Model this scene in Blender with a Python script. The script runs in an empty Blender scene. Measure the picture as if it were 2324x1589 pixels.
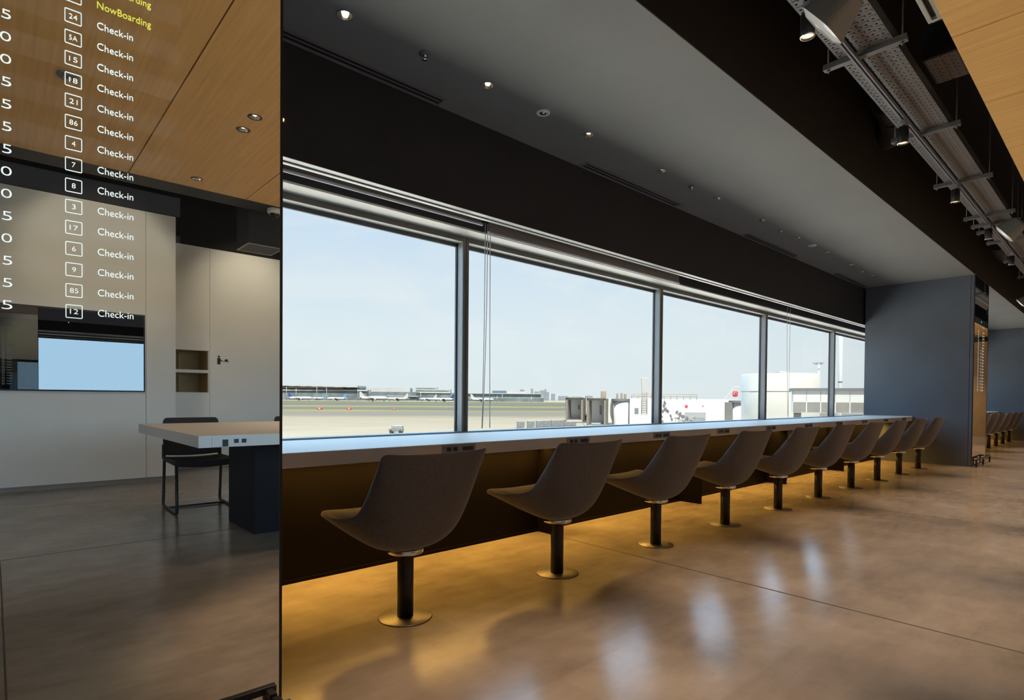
import bpy, bmesh, math, random
from mathutils import Vector, Matrix, Euler
random.seed(7)
S = bpy.context.scene
COL = S.collection
PI = math.pi
R = math.radians

# ------------------------------------------------------------------ camera
FPX, CX, CY = 1291.26, 1162.0, 924.69
YAW, PIT, ROL = R(47.60632), R(-0.87142), R(0.47466)
EYE = Vector((0, 0, 1.0))
FW = Vector((math.cos(YAW) * math.cos(PIT), math.sin(YAW) * math.cos(PIT), math.sin(PIT)))
_r = Vector((math.sin(YAW), -math.cos(YAW), 0))
_u = _r.cross(FW)
RT = _r * math.cos(ROL) + _u * math.sin(ROL)
UP = -_r * math.sin(ROL) + _u * math.cos(ROL)
cd = bpy.data.cameras.new('camera')
cam = bpy.data.objects.new('camera', cd)
COL.objects.link(cam)
M = Matrix(((RT.x, UP.x, -FW.x), (RT.y, UP.y, -FW.y), (RT.z, UP.z, -FW.z)))
cam.matrix_world = Matrix.Translation(EYE) @ M.to_4x4()
cd.sensor_fit = 'HORIZONTAL'
cd.sensor_width = 36.0
cd.lens = FPX / 2324 * 36.0
cd.shift_y = (CY - 1589 / 2) / 2324
cd.clip_start = 0.02
cd.clip_end = 20000
S.camera = cam

def far(x, y, d):                    # a point of the airfield seen in direction (x, y) at depth d metres
    return EYE + (FW + RT * ((x - CX) / FPX) - UP * ((y - CY) / FPX)) * d

# ------------------------------------------------------------------ materials
def nodes(name):
    m = bpy.data.materials.new(name)
    m.use_nodes = True
    nt = m.node_tree
    return m, nt, nt.nodes, nt.links, nt.nodes['Principled BSDF']

def mat(name, col, rough=0.6, metal=0.0, spec=0.5, noise=0.0, nscale=30.0, bump=0.0, bscale=200.0, emit=None, es=0.0):
    m, nt, N, L, b = nodes(name)
    c = (*col, 1.0)
    b.inputs['Base Color'].default_value = c
    b.inputs['Roughness'].default_value = rough
    b.inputs['Metallic'].default_value = metal
    b.inputs['Specular IOR Level'].default_value = spec
    tc = N.new('ShaderNodeTexCoord')
    if noise > 0:
        n = N.new('ShaderNodeTexNoise'); n.inputs['Scale'].default_value = nscale; n.inputs['Detail'].default_value = 5
        L.new(tc.outputs['Object'], n.inputs['Vector'])
        r = N.new('ShaderNodeValToRGB')
        r.color_ramp.elements[0].position = .3; r.color_ramp.elements[1].position = .7
        r.color_ramp.elements[0].color = (*[v * (1 - noise) for v in col], 1)
        r.color_ramp.elements[1].color = (*[min(1, v * (1 + noise)) for v in col], 1)
        L.new(n.outputs['Fac'], r.inputs['Fac']); L.new(r.outputs['Color'], b.inputs['Base Color'])
    if bump > 0:
        n2 = N.new('ShaderNodeTexNoise'); n2.inputs['Scale'].default_value = bscale; n2.inputs['Detail'].default_value = 3
        L.new(tc.outputs['Object'], n2.inputs['Vector'])
        bp = N.new('ShaderNodeBump'); bp.inputs['Strength'].default_value = bump; bp.inputs['Distance'].default_value = .002
        L.new(n2.outputs['Fac'], bp.inputs['Height']); L.new(bp.outputs['Normal'], b.inputs['Normal'])
    if emit:
        b.inputs['Emission Color'].default_value = (*emit, 1); b.inputs['Emission Strength'].default_value = es
    return m

def mth(N, L, op, a, b=None, clamp=False):
    n = N.new('ShaderNodeMath'); n.operation = op; n.use_clamp = clamp
    for i, v in enumerate((a, b)):
        if v is None: continue
        if isinstance(v, (int, float)): n.inputs[i].default_value = v
        else: L.new(v, n.inputs[i])
    return n.outputs[0]

def sepxyz(N, L, out='Object'):
    tc = N.new('ShaderNodeTexCoord'); s = N.new('ShaderNodeSeparateXYZ'); L.new(tc.outputs[out], s.inputs[0])
    return tc, s.outputs

MT = {}
MT['grey_paint'] = mat('grey_ceiling_paint', (.20, .197, .19), .75, noise=.05, nscale=1.2, bump=.05)
MT['fascia'] = mat('dark_fascia_paint', (.025, .025, .031), .7, noise=.1, nscale=2)
MT['fin'] = mat('slate_wall_paint', (0.094, 0.108, 0.133), .55, noise=.06, nscale=2.0, bump=.06)
MT['black'] = mat('black_void_paint', (.012, .011, .010), .85)
MT['brownblack'] = mat('brown_black_paint', (.024, .017, .010), .85)
MT['white_top'] = mat('white_worktop_laminate', (.66, .59, .53), .5, spec=.10, bump=.02)
MT['panel'] = mat('dark_counter_panel', (.005, .004, .0035), .5, spec=.06, noise=.2, nscale=3)
MT['outlet'] = mat('grey_outlet_plastic', (.24, .23, .25), .5)
MT['white_table'] = mat('white_table_laminate', (.80, .79, .78), .45, spec=.2)
MT['outlet_white'] = mat('white_outlet_plastic', (.75, .77, .8), .45)
MT['socket'] = mat('black_socket_plastic', (.012, .012, .014), .4)
MT['fabric'] = mat('taupe_upholstery', (.122, .112, .118), .85, spec=.3, noise=.12, nscale=60, bump=.25, bscale=900)
_b = MT['fabric'].node_tree.nodes['Principled BSDF']; _b.inputs['Sheen Weight'].default_value = .35; _b.inputs['Sheen Roughness'].default_value = .35
MT['chrome'] = mat('polished_chrome', (.80, .78, .74), .12, metal=1)
MT['steel'] = mat('brushed_steel_plate', (.20, .185, .17), .45, metal=1, noise=.08, nscale=12)
MT['blackmetal'] = mat('black_powder_coated_steel', (.014, .013, .013), .42, bump=.03)
MT['alu'] = mat('brown_grey_window_aluminium', (.155, .140, .120), .45, metal=.2, noise=.04, nscale=4)
MT['alu_lt'] = mat('silver_window_aluminium', (.25, .25, .25), .45, metal=.2)
MT['gasket'] = mat('grey_window_gasket', (.10, .10, .11), .6)
MT['cream'] = mat('cream_window_soffit', (.70, .67, .60), .5, noise=.03, nscale=5)
MT['lip'] = mat('pale_grey_metal_lip', (.50, .49, .45), .45, metal=.2)
MT['liprail'] = mat('white_blind_rail', (.78, .77, .72), .4)
MT['blind'] = mat('grey_blind_fabric', (.26, .24, .225), .9, noise=.06, nscale=120, bump=.15, bscale=800)
MT['blindbar'] = mat('white_blind_bar', (.72, .72, .74), .35)
MT['cord'] = mat('white_cord', (.60, .60, .57), .7)
MT['pocket'] = mat('dark_blind_pocket', (.040, .040, .045), .7)
MT['white_wall'] = mat('white_wall_laminate', (.82, .81, .78), .5, noise=.02, nscale=3)
MT['seam'] = mat('dark_joint', (.07, .06, .05), .8)
MT['skirting'] = mat('grey_skirting', (.28, .27, .27), .5)
MT['nichewood'] = mat('dark_niche_wood', (.50, .34, .13), .45, noise=.1, nscale=5)
MT['icon'] = mat('charcoal_sign_vinyl', (.03, .032, .042), .6)
MT['tablecol'] = mat('dark_table_pedestal', (.012, .013, .018), .6, spec=.15)
MT['chairblack'] = mat('black_chair_upholstery', (.020, .017, .018), .7, bump=.2, bscale=700)
MT['camwhite'] = mat('white_camera_plastic', (.70, .70, .70), .35)
MT['dome'] = mat('smoked_camera_dome', (.02, .02, .022), .06)
MT['tray_solid'] = mat('galvanised_strut', (.20, .195, .19), .45, metal=.5, noise=.1, nscale=14)
MT['track'] = mat('silver_lighting_track', (.30, .30, .33), .4, metal=.4)
MT['lampgrey'] = mat('matt_grey_lamp_housing', (.22, .21, .20), .5)
MT['lens'] = mat('lit_spot_lens', (.9, .8, .6), .3, emit=(1, .52, .17), es=6.0)
MT['bulb'] = mat('frosted_lamp_glow', (.9, .85, .75), .4, emit=(1, .86, .68), es=4.0)
MT['coldlens'] = mat('unlit_flood_lens', (.7, .69, .66), .15)
MT['smoke'] = mat('white_detector_plastic', (.78, .77, .72), .5)
MT['duct'] = mat('black_duct_metal', (.030, .031, .036), .6)
MT['grille'] = mat('grey_grille_metal', (.16, .16, .17), .45, metal=.3)
MT['slot'] = mat('slot_diffuser_aluminium', (.24, .225, .25), .4, metal=.3)
MT['endwall'] = mat('oak_wall_panel', (.52, .34, .16), .5, noise=.08, nscale=6)
MT['concrete_outer'] = mat('exterior_wall', (0.2, 0.2, 0.2), .8)
# airfield
MT['awhite'] = mat('white_aircraft_paint', (0.29, 0.295, 0.301), .35)
MT['ablue'] = mat('dark_blue_tail_paint', (0.018, 0.042, 0.135), .4)
MT['ablue2'] = mat('light_blue_tail_paint', (0.062, 0.166, 0.311), .4)
MT['ared'] = mat('red_livery_paint', (0.321, 0.016, 0.026), .5)
MT['agrey'] = mat('grey_engine_paint', (0.171, 0.181, 0.197), .4)
MT['tglass'] = mat('grey_green_terminal_glazing', (0.088, 0.109, 0.114), .3, noise=.35, nscale=.06)
MT['tglass2'] = mat('green_terminal_glazing', (0.14, 0.186, 0.186), .3, noise=.3, nscale=.08)
MT['troof'] = mat('pale_terminal_roof', (0.262, 0.268, 0.268), .6, noise=.06, nscale=.05)
MT['tdark'] = mat('dark_roof_underside', (0.114, 0.14, 0.14), .6)
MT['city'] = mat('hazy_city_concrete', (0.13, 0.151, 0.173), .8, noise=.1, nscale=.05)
MT['cityblue'] = mat('blue_hangar_cladding', (0.058, 0.097, 0.144), .6)
MT['bwhite'] = mat('white_bridge_cladding', (0.312, 0.312, 0.302), .55, noise=.03, nscale=.8)
MT['bellow'] = mat('grey_brown_canopy_bellows', (0.101, 0.093, 0.078), .85, noise=.12, nscale=4)
MT['bgrey'] = mat('grey_bridge_metal', (0.076, 0.076, 0.074), .6)
MT['rust'] = mat('rusty_hand_rail', (0.176, 0.14, 0.104), .7)
MT['tank'] = mat('cream_tower_cladding', (0.287, 0.284, 0.256), .6, noise=.05, nscale=.7)
MT['poster'] = mat('pale_grey_poster', (0.161, 0.165, 0.17), .6, noise=.06, nscale=.6)
MT['ink'] = mat('grey_poster_ink', (0.062, 0.062, 0.068), .7)
MT['cwindow'] = mat('dim_corridor_window', (0.134, 0.13, 0.116), .25, noise=.25, nscale=.5)
MT['uld'] = mat('aluminium_container', (0.123, 0.127, 0.125), .5, noise=.2, nscale=1.2)
MT['tyre'] = mat('black_rubber', (.02, .02, .02), .8)

def wood():
    m, nt, N, L, b = nodes('oak_ceiling_veneer')
    tc, o = sepxyz(N, L)
    mp = N.new('ShaderNodeMapping'); mp.inputs['Scale'].default_value = (42, 1.1, 1)
    L.new(tc.outputs['Object'], mp.inputs['Vector'])
    n = N.new('ShaderNodeTexNoise'); n.inputs['Scale'].default_value = 1; n.inputs['Detail'].default_value = 4; n.inputs['Roughness'].default_value = .6
    L.new(mp.outputs[0], n.inputs['Vector'])
    n2 = N.new('ShaderNodeTexNoise'); n2.inputs['Scale'].default_value = .8
    L.new(tc.outputs['Object'], n2.inputs['Vector'])
    f = mth(N, L, 'ADD', mth(N, L, 'MULTIPLY', n.outputs['Fac'], .75), mth(N, L, 'MULTIPLY', n2.outputs['Fac'], .25))
    r = N.new('ShaderNodeValToRGB')
    r.color_ramp.elements[0].position = .32; r.color_ramp.elements[0].color = (.70, .385, .12, 1)
    r.color_ramp.elements[1].position = .68; r.color_ramp.elements[1].color = (.88, .54, .19, 1)
    L.new(f, r.inputs['Fac']); L.new(r.outputs['Color'], b.inputs['Base Color'])
    b.inputs['Roughness'].default_value = .42
    return m
MT['wood'] = wood()

def floor_mat():
    m, nt, N, L, b = nodes('polished_concrete')
    tc, o = sepxyz(N, L)
    n = N.new('ShaderNodeTexNoise'); n.inputs['Scale'].default_value = 1.3; n.inputs['Detail'].default_value = 8; n.inputs['Roughness'].default_value = .62
    L.new(tc.outputs['Object'], n.inputs['Vector'])
    n2 = N.new('ShaderNodeTexNoise'); n2.inputs['Scale'].default_value = 6; n2.inputs['Detail'].default_value = 6; n2.inputs['Roughness'].default_value = .6
    mp = N.new('ShaderNodeMapping'); mp.inputs['Scale'].default_value = (.55, 1.6, 1); L.new(tc.outputs['Object'], mp.inputs['Vector'])
    L.new(mp.outputs[0], n2.inputs['Vector'])
    br = N.new('ShaderNodeTexBrick'); br.offset = .37
    br.inputs['Scale'].default_value = 1.0; br.inputs['Mortar Size'].default_value = 0.0
    br.inputs['Brick Width'].default_value = .92; br.inputs['Row Height'].default_value = .46
    br.inputs['Color1'].default_value = (0, 0, 0, 1); br.inputs['Color2'].default_value = (1, 1, 1, 1)
    # old tile-adhesive ghosts, ragged at the edge
    vw = N.new('ShaderNodeVectorMath'); vw.operation = 'ADD'
    nw = N.new('ShaderNodeTexNoise'); nw.inputs['Scale'].default_value = 18; L.new(tc.outputs['Object'], nw.inputs['Vector'])
    sc = N.new('ShaderNodeVectorMath'); sc.operation = 'SCALE'; sc.inputs['Scale'].default_value = .008
    L.new(nw.outputs['Color'], sc.inputs[0]); L.new(tc.outputs['Object'], vw.inputs[0]); L.new(sc.outputs[0], vw.inputs[1])
    L.new(vw.outputs[0], br.inputs['Vector'])
    ghost = mth(N, L, 'MULTIPLY', br.outputs['Color'], mth(N, L, 'SUBTRACT', n.outputs['Fac'], .33, True))
    f = mth(N, L, 'ADD', mth(N, L, 'MULTIPLY', n.outputs['Fac'], .62), mth(N, L, 'MULTIPLY', n2.outputs['Fac'], .28))
    f = mth(N, L, 'ADD', f, mth(N, L, 'MULTIPLY', ghost, .34))
    r = N.new('ShaderNodeValToRGB')
    r.color_ramp.elements[0].position = .28; r.color_ramp.elements[0].color = (.15, .125, .10, 1)
    r.color_ramp.elements[1].position = .78; r.color_ramp.elements[1].color = (.385, .335, .28, 1)
    L.new(f, r.inputs['Fac'])
    # dark speckle stains
    sp = N.new('ShaderNodeTexNoise'); sp.inputs['Scale'].default_value = 26; sp.inputs['Detail'].default_value = 4; L.new(tc.outputs['Object'], sp.inputs['Vector'])
    st = mth(N, L, 'MULTIPLY', mth(N, L, 'SUBTRACT', sp.outputs['Fac'], .71, True), 4, True)
    mx = N.new('ShaderNodeMix'); mx.data_type = 'RGBA'; L.new(st, mx.inputs['Factor']); L.new(r.outputs['Color'], mx.inputs['A']); mx.inputs['B'].default_value = (.11, .08, .055, 1)
    L.new(mx.outputs['Result'], b.inputs['Base Color'])
    rr = mth(N, L, 'ADD', .165, mth(N, L, 'MULTIPLY', n2.outputs['Fac'], .08))
    L.new(rr, b.inputs['Roughness'])
    b.inputs['Specular IOR Level'].default_value = .40
    bp = N.new('ShaderNodeBump'); bp.inputs['Strength'].default_value = .06; bp.inputs['Distance'].default_value = .0012
    L.new(n2.outputs['Fac'], bp.inputs['Height']); L.new(bp.outputs['Normal'], b.inputs['Normal'])
    return m
MT['floor'] = floor_mat()

def glass_mat():
    m = bpy.data.materials.new('window_glass'); m.use_nodes = True
    N, L = m.node_tree.nodes, m.node_tree.links
    N.clear()
    out = N.new('ShaderNodeOutputMaterial'); t = N.new('ShaderNodeBsdfTransparent'); g = N.new('ShaderNodeBsdfGlossy'); mx = N.new('ShaderNodeMixShader')
    t.inputs['Color'].default_value = (.965, .98, .975, 1); g.inputs['Roughness'].default_value = 0.0
    fr = N.new('ShaderNodeLayerWeight'); fr.inputs['Blend'].default_value = .5
    k = mth(N, L, 'ADD', .012, mth(N, L, 'MULTIPLY', mth(N, L, 'POWER', fr.outputs['Facing'], 5.0), .25))
    L.new(k, mx.inputs[0]); L.new(t.outputs[0], mx.inputs[1]); L.new(g.outputs[0], mx.inputs[2]); L.new(mx.outputs[0], out.inputs[0])
    return m
MT['glass'] = glass_mat()

def mirror_mat(name, refl, base, stripes=False):
    m, nt, N, L, b = nodes(name)
    b.inputs['Metallic'].default_value = 1.0
    b.inputs['Roughness'].default_value = 0.0
    b.inputs['Base Color'].default_value = (*refl, 1)
    b.inputs['Specular IOR Level'].default_value = .5
    if stripes:                       # every second row of the departure list glows faintly
        tc, o = sepxyz(N, L)
        x, z = o[0], o[2]
        fr = mth(N, L, 'FRACT', mth(N, L, 'DIVIDE', mth(N, L, 'SUBTRACT', z, 1.1725), .0988))
        on = mth(N, L, 'MULTIPLY', mth(N, L, 'LESS_THAN', fr, .5), mth(N, L, 'MULTIPLY', mth(N, L, 'LESS_THAN', x, .366), mth(N, L, 'GREATER_THAN', z, 1.17)))
        on = mth(N, L, 'MULTIPLY', on, mth(N, L, 'LESS_THAN', z, 2.17))
        b.inputs['Emission Color'].default_value = (.9, .93, 1, 1)
        L.new(mth(N, L, 'ADD', mth(N, L, 'MULTIPLY', on, .012), .0015), b.inputs['Emission Strength'])
    return m
MT['mirror'] = mirror_mat('half_mirror_display_glass', (.85, .85, .80), None, True)
MT['tv'] = mirror_mat('glossy_dark_screen_glass', (.20, .21, .225), None)
MT['glow'] = mat('white_display_glow', (0, 0, 0), .5, emit=(.88, 1.0, .98), es=1.0)
MT['yglow'] = mat('yellow_display_glow', (0, 0, 0), .5, emit=(.80, .80, .10), es=1.0)
MT['bglow'] = mat('blue_display_glow', (0, 0, 0), .5, emit=(.35, .75, 1), es=.8)

def perforated():
    m, nt, N, L, b = nodes('perforated_galvanised_sheet')
    b.inputs['Base Color'].default_value = (.20, .19, .185, 1); b.inputs['Metallic'].default_value = .3; b.inputs['Roughness'].default_value = .5
    tc, o = sepxyz(N, L)
    def cell(v, size, off=0.0): return mth(N, L, 'FRACT', mth(N, L, 'ADD', mth(N, L, 'DIVIDE', v, size), off + 100))
    c = cell(o[1], .044)
    row = mth(N, L, 'MULTIPLY', mth(N, L, 'FLOOR', mth(N, L, 'ADD', mth(N, L, 'DIVIDE', o[1], .044), 100)), .5)
    a2 = mth(N, L, 'FRACT', mth(N, L, 'ADD', mth(N, L, 'DIVIDE', o[0], .062), mth(N, L, 'ADD', row, 50)))
    def inside(v, lo, hi): return mth(N, L, 'MULTIPLY', mth(N, L, 'GREATER_THAN', v, lo), mth(N, L, 'LESS_THAN', v, hi))
    h1 = mth(N, L, 'MULTIPLY', inside(a2, .10, .32), inside(c, .36, .66))
    h2 = mth(N, L, 'MULTIPLY', inside(a2, .58, .68), inside(c, .02, .78))
    h2 = mth(N, L, 'MAXIMUM', h2, mth(N, L, 'MULTIPLY', inside(a2, .58, .92), inside(c, .02, .12)))
    h = mth(N, L, 'MAXIMUM', h1, h2)
    t = N.new('ShaderNodeBsdfTransparent'); mx = N.new('ShaderNodeMixShader')
    L.new(h, mx.inputs[0]); L.new(b.outputs[0], mx.inputs[1]); L.new(t.outputs[0], mx.inputs[2])
    L.new(mx.outputs[0], N['Material Output'].inputs[0])
    return m
MT['perf'] = perforated()

def apron_mat():
    m, nt, N, L, b = nodes('airfield_surface')
    tc, o = sepxyz(N, L)
    d = mth(N, L, 'ADD', mth(N, L, 'MULTIPLY', o[0], .530), mth(N, L, 'MULTIPLY', o[1], .848))
    e = mth(N, L, 'SUBTRACT', mth(N, L, 'MULTIPLY', o[0], .848), mth(N, L, 'MULTIPLY', o[1], .530))
    cb = N.new('ShaderNodeCombineXYZ'); L.new(mth(N, L, 'MULTIPLY', d, .35), cb.inputs[0]); L.new(mth(N, L, 'MULTIPLY', e, .06), cb.inputs[1])
    n = N.new('ShaderNodeTexNoise'); n.inputs['Scale'].default_value = .18; n.inputs['Detail'].default_value = 6; L.new(cb.outputs[0], n.inputs['Vector'])
    # distance of the airfield bands, in 1/d so that the ramp resolves them
    q = mth(N, L, 'DIVIDE', 100.0, mth(N, L, 'MAXIMUM', d, 20))
    q = mth(N, L, 'ADD', q, mth(N, L, 'MULTIPLY', mth(N, L, 'MULTIPLY', mth(N, L, 'SUBTRACT', n.outputs['Fac'], .5), q), .22))
    r = N.new('ShaderNodeValToRGB'); cr = r.color_ramp; cr.interpolation = 'LINEAR'
    pale, grass, grass2, taxi, brown, beige = (.15, .13, .093), (.060, .055, .016), (.125, .098, .022), (.053, .049, .040), (.085, .072, .050), (.145, .120, .078)
    stops = [(0, pale), (.088, pale), (.094, grass), (.148, grass), (.155, taxi), (.195, taxi), (.20, grass2), (.245, grass), (.25, taxi), (.285, taxi), (.292, grass), (.325, grass2), (.335, brown), (.42, brown), (.50, beige), (.86, (.17, .146, .103)), (1.0, (.19, .165, .12))]
    while len(cr.elements) < len(stops): cr.elements.new(.5)
    for el, (p, c) in zip(cr.elements, stops): el.position = p
    for el, (p, c) in zip(cr.elements, stops): el.color = (*c, 1)
    L.new(q, r.inputs['Fac'])
    # unseen dark strip coloured as the building's shade, to edge the ceiling light
    rd = N.new('ShaderNodeMix'); rd.data_type = 'RGBA'; L.new(mth(N, L, 'LESS_THAN', o[1], 9.1), rd.inputs['Factor']); L.new(r.outputs['Color'], rd.inputs['A']); rd.inputs['B'].default_value = (.05, .052, .058, 1)
    np_ = N.new('ShaderNodeMix'); np_.data_type = 'RGBA'; L.new(mth(N, L, 'LESS_THAN', o[1], 38.0), np_.inputs['Factor']); L.new(r.outputs['Color'], np_.inputs['A']); np_.inputs['B'].default_value = (.72, .68, .60, 1)  # unseen bright ground added here to bounce more sun onto the ceiling
    L.new(np_.outputs['Result'], rd.inputs['A'])
    n3 = N.new('ShaderNodeTexNoise'); n3.inputs['Scale'].default_value = .9; n3.inputs['Detail'].default_value = 8; L.new(cb.outputs[0], n3.inputs['Vector'])
    k = mth(N, L, 'ADD', .72, mth(N, L, 'MULTIPLY', n3.outputs['Fac'], .56))
    mx = N.new('ShaderNodeMix'); mx.data_type = 'RGBA'; mx.blend_type = 'MULTIPLY'; mx.inputs['Factor'].default_value = 1
    L.new(rd.outputs['Result'], mx.inputs['A']); cc = N.new('ShaderNodeCombineColor'); [L.new(k, cc.inputs[i]) for i in range(3)]
    L.new(cc.outputs[0], mx.inputs['B']); L.new(mx.outputs['Result'], b.inputs['Base Color'])
    b.inputs['Roughness'].default_value = .9; b.inputs['Specular IOR Level'].default_value = .1
    return m
MT['apron'] = apron_mat()

# ------------------------------------------------------------------ mesh helpers
class MB:
    def __init__(self): self.v, self.f, self.s = [], [], []
    def add(self, vs, fs, smooth=False):
        o = len(self.v); self.v += [Vector(p) for p in vs]; self.f += [tuple(i + o for i in f) for f in fs]; self.s += [smooth] * len(fs); return self
    def box(self, a, b, rot=0.0, piv=None):
        (x0, y0, z0), (x1, y1, z1) = a, b
        vs = [Vector(p) for p in ((x0, y0, z0), (x1, y0, z0), (x1, y1, z0), (x0, y1, z0), (x0, y0, z1), (x1, y0, z1), (x1, y1, z1), (x0, y1, z1))]
        if rot:
            pv = Vector(piv or ((x0 + x1) / 2, (y0 + y1) / 2, 0)); m = Matrix.Rotation(rot, 3, 'Z'); vs = [m @ (p - pv) + pv for p in vs]
        return self.add(vs, [(0, 3, 2, 1), (4, 5, 6, 7), (0, 1, 5, 4), (1, 2, 6, 5), (2, 3, 7, 6), (3, 0, 4, 7)])
    def tube(self, pts, rad, n=10, cap=True):
        pts = [Vector(p) for p in pts]; rads = rad if isinstance(rad, (list, tuple)) else [rad] * len(pts)
        vs = []; ref = None
        for i, p in enumerate(pts):
            t = (pts[min(i + 1, len(pts) - 1)] - pts[max(i - 1, 0)]).normalized()
            if ref is None: ref = Vector((0, 0, 1)) if abs(t.z) < .9 else Vector((1, 0, 0))
            a = t.cross(ref).normalized(); bb = a.cross(t).normalized(); ref = bb
            vs += [p + (a * math.cos(2 * PI * k / n) + bb * math.sin(2 * PI * k / n)) * rads[i] for k in range(n)]
        fs = [(i * n + k, i * n + (k + 1) % n, (i + 1) * n + (k + 1) % n, (i + 1) * n + k) for i in range(len(pts) - 1) for k in range(n)]
        self.add(vs, fs, True)
        if cap:
            m = len(pts) - 1
            self.add(vs[:n], [tuple(range(n))[::-1]]); self.add(vs[m * n:], [tuple(range(n))])
        return self
    def lathe(self, prof, n=32, c=(0, 0, 0), smooth=True, axis='Z'):
        vs = []; c = Vector(c)
        for r_, z in prof:
            for k in range(n):
                a = 2 * PI * k / n
                p = Vector((r_ * math.cos(a), r_ * math.sin(a), z))
                if axis == 'Y': p = Vector((p.x, p.z, p.y))
                if axis == 'X': p = Vector((p.z, p.x, p.y))
                vs.append(p + c)
        m = len(prof)
        fs = [(i * n + k, i * n + (k + 1) % n, (i + 1) * n + (k + 1) % n, (i + 1) * n + k) for i in range(m - 1) for k in range(n)]
        return self.add(vs, fs, smooth)
    def prism(self, poly, vec):
        vec = Vector(vec); a = [Vector(p) for p in poly]; b = [p + vec for p in a]; n = len(a)
        return self.add(a + b, [tuple(range(n))[::-1], tuple(range(n, 2 * n))] + [(i, (i + 1) % n, n + (i + 1) % n, n + i) for i in range(n)])
    def mesh(self, name):
        me = bpy.data.meshes.new(name); me.from_pydata([tuple(p) for p in self.v], [], self.f)
        for p, s in zip(me.polygons, self.s): p.use_smooth = s
        bm = bmesh.new(); bm.from_mesh(me); bmesh.ops.remove_doubles(bm, verts=bm.verts, dist=1e-6); bmesh.ops.recalc_face_normals(bm, faces=bm.faces); bm.to_mesh(me); bm.free()
        return me
    def build(self, name, m, parent=None, bevel=0.0, kind=None, label=None, segs=2):
        o = bpy.data.objects.new(name, self.mesh(name)); COL.objects.link(o); o.data.materials.append(m)
        if parent: o.parent = parent
        if bevel:
            b = o.modifiers.new('bevel', 'BEVEL'); b.width = bevel; b.segments = segs; b.limit_method = 'ANGLE'; b.angle_limit = R(50)
        if kind: o['kind'] = kind
        if label: o['label'] = label
        return o

def B(a, b, **k): return MB().box(a, b, **k)
def thing(name, label, cat, loc=(0, 0, 0), rz=0.0, group=None):
    o = bpy.data.objects.new(name, None); COL.objects.link(o); o.empty_display_size = .1
    o.location = loc; o.rotation_euler = (0, 0, rz); o['label'] = label; o['category'] = cat
    if group: o['group'] = group
    return o
def tag(o, label, cat, group=None):
    o['label'] = label; o['category'] = cat
    if group: o['group'] = group
    return o
def struct(name, mb, m, parent=None, bevel=0): return mb.build(name, m, parent, bevel, kind='structure' if parent is None else None)
def dup(root, loc, rz, label, group=None):
    r = root.copy(); COL.objects.link(r); r.location = loc; r.rotation_euler = (0, 0, rz); r['label'] = label
    if group: r['group'] = group
    for ch in list(root.children):
        c = ch.copy(); COL.objects.link(c); c.parent = r
        for g in list(ch.children):
            d = g.copy(); COL.objects.link(d); d.parent = c
    return r
def text_mb(mb, s, x0, z0, h, y, width=None, embold=0.0, ref='H', flip=False):
    """letters standing in the XZ plane facing -Y: left edge x0, baseline z0, cap height h"""
    cu = bpy.data.curves.new('letters', 'FONT'); cu.body = s; cu.size = 1.0; cu.offset = embold; cu.resolution_u = 4
    o = bpy.data.objects.new('letters', cu); COL.objects.link(o)
    bpy.context.view_layer.update()
    me = bpy.data.meshes.new_from_object(o.evaluated_get(bpy.context.evaluated_depsgraph_get()))
    xs = [v.co.x for v in me.vertices]
    if not xs: return
    cap = .69
    k = h / cap; kx = k if width is None else width / (max(xs) - min(xs))
    mn = min(xs)
    vs = [(x0 + (v.co.x - mn) * kx, y, z0 + v.co.y * k) for v in me.vertices]
    mb.add(vs, [tuple(p.vertices) for p in me.polygons])
    bpy.data.objects.remove(o); bpy.data.curves.remove(cu); bpy.data.meshes.remove(me)

# ================================================================== SETTING
X0, X1 = -6.0, 24.0
FL = B((X0, -6.2, -.3), (X1, 3.75, 0)).build('floor', MT['floor'], kind='structure')
# expansion joints sawn in the concrete
def joint(name, a, b):
    B(a, b).build(name, MT['seam'], kind='structure')
joint('trim_1', (3.033, -6, .0), (3.044, 3.0, .0009))
joint('trim_2', (-6, -1.188, .0), (3.03, -1.182, .0008))
joint('trim_9', (.026, -1.182, .0), (.032, 1.69, .0008))
joint('trim_3', (6.04, -6, 0), (6.046, 3.0, .0008))
ZC = 2.98
# grey lowered ceiling beside the windows (holes for the recessed lights are cut below)
ceil = B((X0, 1.704, ZC), (X1, 3.24, ZC + .16)).build('ceiling', MT['grey_paint'], kind='structure')
struct('wall_trough', B((X0, 1.70, ZC + .165), (X1, 1.82, 3.95)).box((X0, 1.700, ZC + .004), (X1, 1.703, ZC + .165)), MT['brownblack'])
struct('ceiling_void', B((X0, -6.2, 3.95), (X1, 1.82, 4.1)), MT['black'])
struct('ceiling_roof', B((X0 - .3, -6.5, 4.1), (X1 + .3, 4.35, 4.4)), MT['concrete_outer'])
struct('wall_fascia', B((X0, 3.225, 2.343), (X1, 3.280, 3.2)), MT['fascia'])
# oak ceiling: veneered boards with open joints
wz = 2.95
oak = MB()
xs = [.885 + .972 * k for k in range(-7, 23)]
for a, b in zip(xs[:-1], xs[1:]):
    oak.box((a + .004, -.938, wz), (b - .004, .695, wz + .03)); oak.box((a + .004, -2.57, wz), (b - .004, -.940, wz + .03))
oakc = oak.build('ceiling_oak', MT['wood'], kind='structure')
struct('ceiling_backing', B((xs[0], -2.55, wz + .03), (xs[-1], .675, wz + .2)), MT['black'])
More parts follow.
